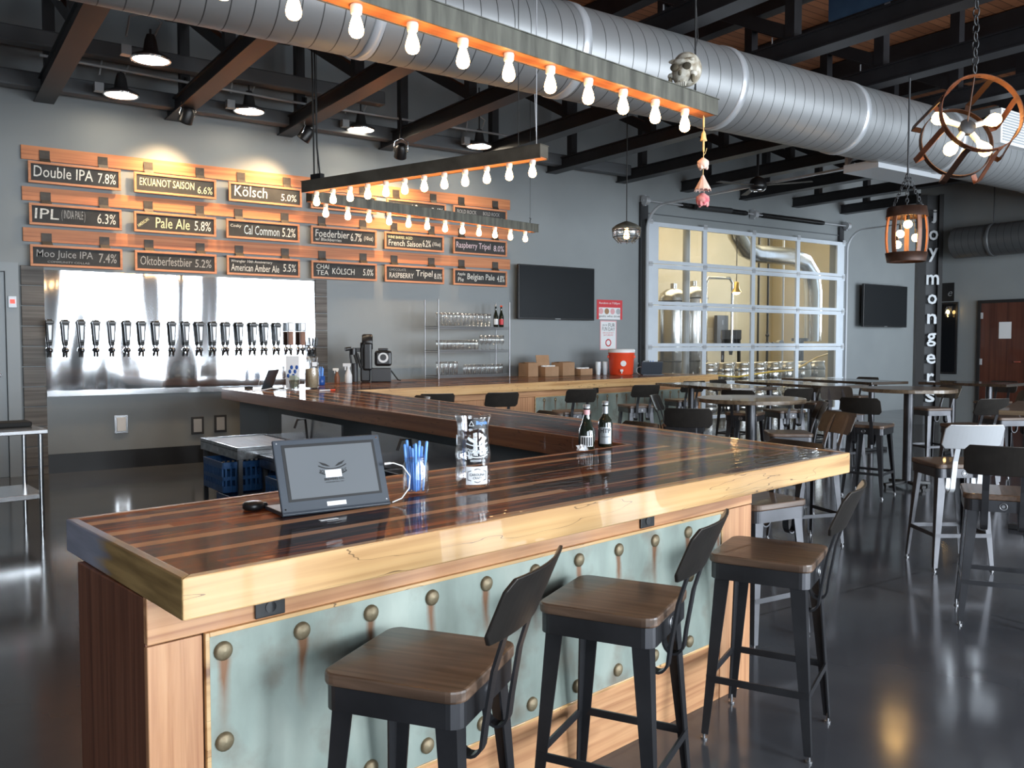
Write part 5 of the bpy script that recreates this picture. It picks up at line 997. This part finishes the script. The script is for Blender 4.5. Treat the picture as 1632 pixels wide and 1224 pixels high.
def keg(k, j):
    x = 14.75+.56*k; z = .012+.60*j
    lab = 'steel keg behind the glass door, %s from the left, %s tier' % (ORD[k], 'upper' if j else 'lower')
    if k == 0 and j == 0:
        t = thing('beer_keg', lab, 'keg', (x, 13.6, z), 0, 'kegs behind the glass door')
        MB().lathe([(.18, 0), (.19, .03), (.185, .08), (.205, .10), (.212, .19), (.205, .20), (.212, .21), (.212, .38), (.205, .39), (.212, .40), (.205, .49), (.185, .51), (.19, .56), (.18, .59), (.17, .59), (.17, .53), (.0001, .52)], n=24).build('keg_body', 'tank', t)
        MB().ring((0, 0, .20), .209, .006, n=24, k=6).ring((0, 0, .39), .209, .006, n=24, k=6).build('band', 'black', t); keg.t = t
    else: dup(keg.t, (x, 13.6, z), random.uniform(0, 6), lab)
for j in range(2):
    for k in range(8): keg(k, j)
simple('hose', MB().tube([(14.4, 13.3, .95), (15.4, 13.32, .88), (16.6, 13.3, .98), (17.4, 13.3, 1.0), (18.3, 13.32, 1.3), (19.0, 13.35, 1.42)], .02, 8), 'hose', 'yellow hose drooping in front of the kegs', 'hose')

# ------------------------------------------------------------------ spiral ducts
DY, DZ, DR = 6.22, 4.23, .40
m = MB(); n = 40; vs = []; xs = [-4.15, 17.25]
m.add([(x, DR*math.cos(2*math.pi*j/n), DR*math.sin(2*math.pi*j/n)) for x in xs for j in range(n)], [(j, (j+1) % n, n+(j+1) % n, n+j) for j in range(n)], True)
du = thing('spiral_duct', 'big silver spiral air duct running across the room under the roof', 'air duct', (0, DY, DZ))
m.build('duct_pipe', 'duct', du)
for x in (-1.2, .8, 2.9, 4.8, 6.8, 8.85, 10.9, 13.6, 15.8):
    MB().lathe([(DR+.001, -.045), (DR+.012, -.04), (DR+.012, .04), (DR+.001, .045)], (x, 0, 0), 40, Matrix.Rotation(R(90), 3, 'Y')).build('coupling_band', 'galv', du)
for x in (2.95, 6.07, 7.68, 9.27, 12.55, 15.95):
    MB().cyl((x, 0, DR-.01), (x, 0, DR+.05), .03, n=8).cyl((x, 0, DR+.05), (x, 0, 4.61-DZ+.3), .008, n=6).build('hanger_rod', 'galv', du)
rg = MB().box(11.55, 12.9, -.50, -.36, -.02, .42).build('supply_register', 'white', du); m = MB()
for k in range(11): m.box(11.6, 12.85, -.51, -.502, .02+.036*k, .036+.036*k)
m.build('louvre', 'grey_cable', rg); MB().box(9.7, 11.2, .02, .5, -.46, -.36).build('branch_boot', 'galv', du)
du2 = thing('spiral_duct', 'dark grey spiral duct on the right wall behind the lettered pillar', 'air duct', (16.75, 9.08, 3.58), R(90))
m = MB(); m.add([(x, .30*math.cos(2*math.pi*j/n), .30*math.sin(2*math.pi*j/n)) for x in (0, -2.3) for j in range(n)], [(j, (j+1) % n, n+(j+1) % n, n+j) for j in range(n)], True); m.add([(x, .30*math.cos(2*math.pi*j/n), .30*math.sin(2*math.pi*j/n)) for x in (0, -2.3) for j in range(n)], [tuple(range(n)), tuple(range(n, 2*n))]); m.build('duct_pipe', 'duct_dark', du2)
for x in (-.7, -2.4): MB().lathe([(.302, -.04), (.312, -.035), (.312, .035), (.302, .04)], (x, 0, 0), 32, Matrix.Rotation(R(90), 3, 'Y')).build('coupling_band', 'duct_dark', du2)
for x in (-.7, -2.1): MB().cyl((x, 0, .3), (x, 0, 1.02), .01, n=6).build('hanger_rod', 'bark', du2)

# ------------------------------------------------------------------ the three bulb beams above the bar
def bulb_beam(x, y, z, ang, x0, x1, bulbs, lab, m, w=.12, h=.095, side=1):
    t = thing('bulb_beam', lab, 'light fitting', (x, y, z), ang, 'hanging bulb beams')
    q = MB(); yb = (0, w) if side > 0 else (-w, 0); e = .008
    q.box(x0, x1, yb[0], yb[0]+e, 0, h).box(x0, x1, yb[1]-e, yb[1], 0, h).box(x0, x0+e, yb[0]+e, yb[1]-e, .012, h).box(x1-e, x1, yb[0]+e, yb[1]-e, .012, h).box(x0-.006, x1+.006, yb[0]-.006, yb[1]+.006, h, h+.005)
    q.build('trough', m, t); MB().box(x0+e, x1-e, yb[0]+e, yb[1]-e, .003, .014).build('underside_board', 'sign_plank', t); yc = (yb[0]+yb[1])/2
    for b in bulbs:
        s = MB().lathe([(.024, 0), (.026, -.008), (.0235, -.034), (.018, -.038)], (b, yc, .003), 16).build('socket', 'porcelain', t)
        MB().lathe([(.014, -.030), (.016, -.045), (.026, -.075), (.031, -.098), (.029, -.114), (.020, -.126), (.008, -.131), (.0001, -.132)], (b, yc, .003), 18).build('bulb', 'bulb', s)
    return t
b1 = bulb_beam(3.996, 3.649, 3.0, R(9), -5.2, .03, [-.225-.284*k for k in range(17)], 'long weathered metal beam of lit bulbs above the near bar', 'beam_zinc')
b2 = bulb_beam(4.024, 5.378, 3.03, R(110.4), -.02, 2.62, [.086+.2175*k for k in range(12)], 'dark beam of lit bulbs slanting back above the diagonal bar leg', 'beam_dark', .11, .10, 1)
b3 = bulb_beam(3.235, 8.067, 3.005, R(11.5), -.02, 3.24, [.17+.262*k for k in range(12)], 'weathered beam of lit bulbs above the far bar in front of the chalkboards', 'beam_zinc', .10, .095)
MB().tube([(-.12, .06, .1), (-.13, .06, .9), (-.125, .06, 1.6)], .006, 6).tube([(-.13, .06, .35), (-.10, .06, .45), (-.12, .06, .62)], .003, 5).build('hanging_cable', 'cable', b1); MB().tube([(-3.4, .06, .1), (-3.4, .06, 1.6)], .006, 6).build('hanging_cable', 'cable', b1)
MB().tube([(.06, .04, .1), (.06, .04, 1.57)], .004, 6).tube([(.05, .05, .1), (.07, .05, .5)], .003, 5).build('hanging_cable', 'galv', b2); MB().tube([(.22, .05, .1), (.22, .05, 1.57)], .003, 5).build('hanging_cable', 'cable', b2)
MB().tube([(2.50, .06, .1), (2.51, .06, .9), (2.52, .06, 1.57)], .008, 6).tube([(2.42, .06, .1), (2.46, .06, .4), (2.49, .06, 1.57)], .008, 6).build('hanging_cable', 'cable', b2)
MB().box(2.40, 2.53, .03, .08, .105, .16).build('junction_box', 'black', b2)
MB().tube([(3.14, .05, .1), (3.14, .05, .14), (3.155, .05, .165), (3.13, .05, .17)], .006, 6).tube([(3.14, .05, .16), (3.14, .05, 1.6)], .0025, 5).build('hanging_cable', 'bark', b3); MB().tube([(.08, .05, .1), (.08, .05, 1.6)], .003, 5).build('hanging_cable', 'cable', b3)
# skull on the beam end
sk = thing('skull', 'pale skull ornament sitting on the end of the near bulb beam', 'skull', (3.78, 3.685, 3.102), R(-62)); sk.scale = (1.28,)*3
m = MB(); m.ball((0, .02, .112), .078, (.86, 1.12, .98), 24, 16); m.ball((0, -.055, .068), .046, (1.02, .75, 1.0), 18, 12); m.ball((0, -.064, .122), .05, (1.0, .5, .34), 16, 10)
for s in (-1, 1): m.ball((s*.048, -.05, .068), .022, (1, 1, .7), 12, 8); m.ball((s*.034, -.068, .128), .02, (1.4, .6, .5), 12, 8)
m.box(-.03, .03, -.088, -.05, .012, .045); b = m.build('cranium', 'bone', sk, sub=1)
m = MB()
for s in (-1, 1): m.ball((s*.029, -.079, .097), .0175, (1.15, .7, .95), 14, 10)
m.ball((0, -.088, .068), .0085, (.9, .8, 1.5), 10, 8)
for s in (-1, 1): m.ball((s*.052, -.062, .045), .016, (.6, .8, 1.2), 10, 8)
m.build('eye_socket', 'bone_dark', b)
m = MB()
for k in range(7): m.box(-.0285+.0083*k, -.0215+.0083*k, -.094, -.084, .006, .026)
m.build('teeth', 'bone', b, bevel=.002)
g = thing('dried_flower_garland', 'string of dried roses hanging from the end of the near bulb beam', 'flower garland', (3.95, 3.70, 3.0))
MB().tube([(0, 0, 0), (.004, 0, -.2), (0, 0, -.42)], .0025, 5).tube([(0, 0, -.24), (.02, 0, -.22), (.03, 0, -.19)], .002, 5).build('string', 'stem', g)
MB().tube([(.002, 0, -.01), (.003, 0, -.07)], .006, 6).lathe([(.001, 0), (.012, -.02), (.016, -.05), (.022, -.065), (.010, -.066), (.006, -.07), (.006, -.13)], (.003, 0, -.085), 10).build('straw_bud', 'stem', g)
def rose(z, r, m_, nm):
    q = MB(); q.lathe([(r*.25, r*.9), (r*.95, r*.35), (r*1.0, -.2*r), (r*.6, -.9*r)], (0, 0, z), 12)
    for k in range(9): a = k*.72; q.ball((r*.65*math.cos(a), r*.65*math.sin(a), z-.3*r-(k % 3)*.15*r), r*.42, (.9, .5, 1.1), 8, 6)
    q.build(nm, m_, g); 
rose(-.285, .036, 'petal_pale', 'rosebud')
q = MB(); q.lathe([(.006, 0), (.020, -.03), (.050, -.085), (.046, -.088), (.012, -.03)], (0, 0, -.355), 11, smooth=False)
for k in range(11): a = k*.571; q.bar((0, 0, -.355), (.05*math.cos(a), .05*math.sin(a), -.45), .006, .003)
q.build('open_bloom', 'petal_pale', g); rose(-.50, .042, 'petal', 'rose')
# ------------------------------------------------------------------ hanging lamps
t = thing('cage_pendant', 'round metal-capped pendant lamp with glass in front of the far wall', 'pendant lamp', (7.66, 8.49, 2.945))
t.scale = (1.12,)*3
MB().lathe([(.02, .24), (.05, .23), (.12, .20), (.165, .165), (.168, .15), (.15, .148)], n=28).build('cap', 'beam_zinc', t); MB().lathe([(.15, .145), (.155, .10), (.13, .03), (.09, .0), (.0001, -.004)], n=28).build('glass_bowl', 'glass', t)
m = MB().ring((0, 0, .13), .162, .006, n=28, k=6).ring((0, 0, .06), .150, .005, n=28, k=6)
for k in range(8): a = R(45*k); m.tube([(.165*math.cos(a), .165*math.sin(a), .15), (.155*math.cos(a), .155*math.sin(a), .06), (.09*math.cos(a), .09*math.sin(a), -.008)], .004, 5)
m.build('wire_cage', 'bark', t); MB().lathe([(.014, .15), (.02, .12), (.034, .075), (.028, .045), (.0001, .035)], n=14).build('bulb', 'bulb_hot', t); MB().cyl((0, 0, .235), (0, 0, 1.50), .006, n=6).build('cord', 'cable', t)
# hoop chandelier
ch = thing('hoop_chandelier', 'chandelier of rusty iron hoops with clear bulbs hanging on a chain', 'chandelier', (6.45, 3.45, 3.24))
ax = (Vector((6.807, 3.85, 3.16))-Vector((6.426, 3.323, 3.302))).normalized(); qa = ax.to_track_quat('Z', 'Y').to_matrix(); CA_ = Vector((6.426, 3.323, 3.302))-Vector((6.45, 3.45, 3.24)); CB_ = CA_+ax*.40+Vector((.02, 0, -.04))
def hoop(c, r, w, nm, m_):
    MB().lathe([(r, -w/2), (r, w/2), (r-.006, w/2), (r-.006, -w/2), (r, -w/2)], c, 44, qa, False).build(nm, m_, ch)
hoop(CA_, .295, .05, 'front_hoop', 'copper'); hoop(CB_, .275, .045, 'rear_hoop', 'hoop')
for k in range(8):
    a = R(22+45*k); e = qa @ Vector((math.cos(a), math.sin(a), 0)); tn = qa @ Vector((-math.sin(a), math.cos(a), 0))
    MB().strip([CA_+e*.297, CA_+e*.30+ax*.06, CB_+e*.345-ax*.03, CB_+e*.345+ax*.02, CB_+e*.28], tn*.042, .006).build('strap', 'copper' if k % 2 else 'hoop', ch)
hb = Vector((.02, .0, -.01))
h = MB().lathe([(.0001, -.02), (.055, -.02), (.06, -.012), (.06, .012), (.055, .02), (.0001, .02)], hb, 24, qa).build('hub', 'bark', ch)
for k in (0, 2, 3, 4):
    a = R(20+72*k); e = qa @ Vector((math.cos(a), math.sin(a), 0)); s = MB().cyl(hb+e*.058, hb+e*.125, .021, n=14).build('lamp_socket', 'porcelain', ch)
    MB().lathe([(.014, 0), (.02, .02), (.045, .07), (.048, .10), (.035, .13), (.0001, .142)], hb+e*.122, 16, e.to_track_quat('Z', 'Y').to_matrix()).build('bulb', 'bulb_hot', s)
MB().cyl(hb, (.0, -.06, .36), .006, n=6).build('rod', 'hoop', ch)
m = MB(); z = .37
for k in range(18): m.ring((0, -.06, z+.03), .022, .005, n=10, k=5, m=Matrix.Rotation(R(90*(k % 2)), 3, 'Z') @ Matrix.Rotation(R(90), 3, 'X') @ Matrix.Diagonal((1, 1.6, 1))); z += .058
m.cyl((0, -.06, z), (0, -.06, 2.6), .006, n=6); m.build('chain', 'bark', ch)
# barrel lantern
t = thing('barrel_lantern', 'open barrel lantern with glowing bulbs hanging on chains at the right', 'pendant lamp', (9.27, 5.597, 2.555))
def br_(z): return .205+.035*math.sin(math.pi*min(max(z/.6, 0), 1))
for z0, z1, nm in ((0, .10, 'bottom_band'), (.50, .61, 'top_band')): MB().lathe([(br_(z0), z0), (br_(z1), z1), (br_(z1)-.012, z1), (br_(z0)-.012, z0), (br_(z0), z0)], n=32).build(nm, 'hoop', t)
for k in range(5):
    a = R(31+72*k); e = Vector((math.cos(a), math.sin(a), 0)); MB().strip([e*(br_(z)-.016)+Vector((0, 0, z)) for z in (.05, .15, .25, .35, .45, .56)], (-.05*math.sin(a), .05*math.cos(a), 0), .014).build('stave', 'stave', t)
for k, (x, y, z) in enumerate(((-.08, .03, .31), (.085, -.06, .27), (.005, -.005, .42), (-.10, .05, .19), (.06, .02, .43))):
    MB().cyl((x, y, z+.06), (x*.5, y*.5, .60), .004, n=5).cyl((x, y, z+.045), (x, y, z+.10), .014, n=10).build('lamp_cord', 'cable', t); MB().ball((x, y, z), .045, n=14, k=10).build('bulb', 'bulb_hot', t)
for k in range(3):
    a = R(90+120*k); m = MB(); p0 = Vector((.19*math.cos(a), .19*math.sin(a), .60)); p1 = Vector((0, 0, .98))
    for j in range(9): m.ring(p0+(p1-p0)*(j+.5)/9, .016, .0045, n=8, k=5, m=Matrix.Rotation(a+R(90*(j % 2)), 3, 'Z') @ Matrix.Rotation(R(90), 3, 'X') @ Matrix.Diagonal((1, 1.7, 1)))
    m.build('chain', 'bark', t)
m = MB().tube([(0, 0, .98), (0, 0, 2.05)], .012, 6); m.build('chain', 'bark', t); MB().lathe([(br_(.55)-.014, .58), (.0001, .585)], n=24).build('top_plate', 'stave', t)
# ceiling fan
t = thing('ceiling_fan', 'dark ceiling fan hanging between roof beams near the overhead door', 'ceiling fan', (11.3, 9.4, 4.12)); MB().lathe([(.06, -.02), (.13, .0), (.15, .06), (.11, .16), (.04, .2)], n=20).build('motor_housing', 'black', t); MB().cyl((0, 0, .19), (0, 0, 2.05), .022, n=8).build('down_rod', 'black', t)
for k in range(3): a = R(55+120*k); MB().bar((.12*math.cos(a), .12*math.sin(a), .06), (.85*math.cos(a), .85*math.sin(a), .05), .11, .012).build('blade', 'bark', t, bevel=.003)
MB().ring((0, 0, -.02), .10, .008, n=20, k=6).build('chrome_ring', 'chrome', t)

# ------------------------------------------------------------------ right-hand side: lettered pillar, mirror, door, navy sign
PA = math.atan2(-.62, -.78)+R(90)
t = thing('lettered_pillar', 'dark steel pillar with raised silver letters reading downwards', 'pillar', (16.96, 9.62, 0), PA)
MB().box(-.34, -.18, -.12, .22, 0, 4.6).build('flange', 'board_black', t); MB().box(.04, .12, -.12, .22, 0, 4.6).build('flange', 'board_black', t); MB().box(-.18, .04, .02, .20, 0, 4.6).build('web', 'bark', t)
for c, z, h in (('j', 4.16, .27), ('o', 3.79, .2), ('y', 3.40, .27), ('m', 2.91, .2), ('o', 2.52, .2), ('n', 2.13, .2), ('g', 1.71, .27), ('e', 1.33, .2), ('r', .94, .2), ('s', .56, .2)):
    wd = {'m': .23, 'r': .13, 'j': .10}.get(c, .17); MB().text(c, -.06-wd/2, -.06+wd/2, z-h/2, z+h/2, -.155, ext=.04, bold=.015).build('letter', 'letter', t)
    MB().box(-.07, -.05, -.115, .02, z-.02, z+.02).build('letter_standoff', 'bark', t)
o = thing('tall_mirror', 'tall black-framed dark panel on the right wall behind the pillar', 'mirror', (XR-.002, 9.305, 1.02), R(-90))
MB().box(-.36, 0, -.03, 0, 0, 1.45).build('frame', 'board_black', o, bevel=.004); MB().box(-.32, -.04, -.034, -.031, .04, 1.41).build('mirror_glass', 'black_gloss', o)
o = thing('wall_sconce', 'small lit wall lamp beside the tall dark mirror', 'wall lamp', (XR-.04, 9.44, 2.27), R(-90)); MB().box(-.03, .03, -.03, 0, .02, .12).bar((0, -.02, .1), (0, -.11, .1), .02, .02).build('bracket', 'bark', o); MB().lathe([(.03, .09), (.05, -.02), (.045, -.10), (.0001, -.11)], (0, -.11, 0), 14).build('glass_shade', 'glass', o); MB().ball((0, -.11, .0), .03, (1, 1, 1.3), 12, 8).build('bulb', 'bulb_hot', o)
o = thing('wall_sign', 'small black script sign on the right wall above the tall mirror', 'sign', (XR-.002, 9.395, 2.49), R(-90)); MB().box(-.36, 0, -.02, 0, 0, .37).build('board', 'board_black', o); MB().text('e', -.12, -.03, .10, .20, -.022, shear=.3).build('lettering', 'letter', o)
d = struct(MB().box(XR-.03, XR-.001, 7.98, 8.84, 0, 2.42).build('door_3', 'mahogany')); MB().box(XR-.05, XR, 8.84, 8.90, 0, 2.48).box(XR-.05, XR, 7.92, 7.98, 0, 2.48).box(XR-.05, XR, 7.98, 8.84, 2.42, 2.48).build('door_frame', 'board_black', d)
for z in (2.18, 1.28, .3): MB().box(XR-.045, XR-.03, 8.80, 8.86, z-.06, z+.06).build('hinge', 'galv', d)
MB().cyl((XR-.03, 8.05, 1.29), (XR-.09, 8.05, 1.29), .012, n=8).bar((XR-.09, 8.04, 1.29), (XR-.09, 8.17, 1.29), .018, .018).build('door_handle', 'chrome', d)
tag(MB().box(XR-.035, XR-.032, 8.26, 8.49, 1.73, 2.05).build('paper_notice', 'paper'), 'white paper notice taped on the dark red door', 'notice')
o = thing('navy_sign', 'navy painted board with pale capitals fixed between roof beams, top right', 'sign', (7.565, 5.42, 4.81), R(-90)); MB().box(0, 2.4, -.03, 0, 0, .95).build('board', 'navy_sign', o); MB().text('BREW', .48, .95, .10, .25, -.032, bold=.02).build('lettering', 'grey_cable', o)
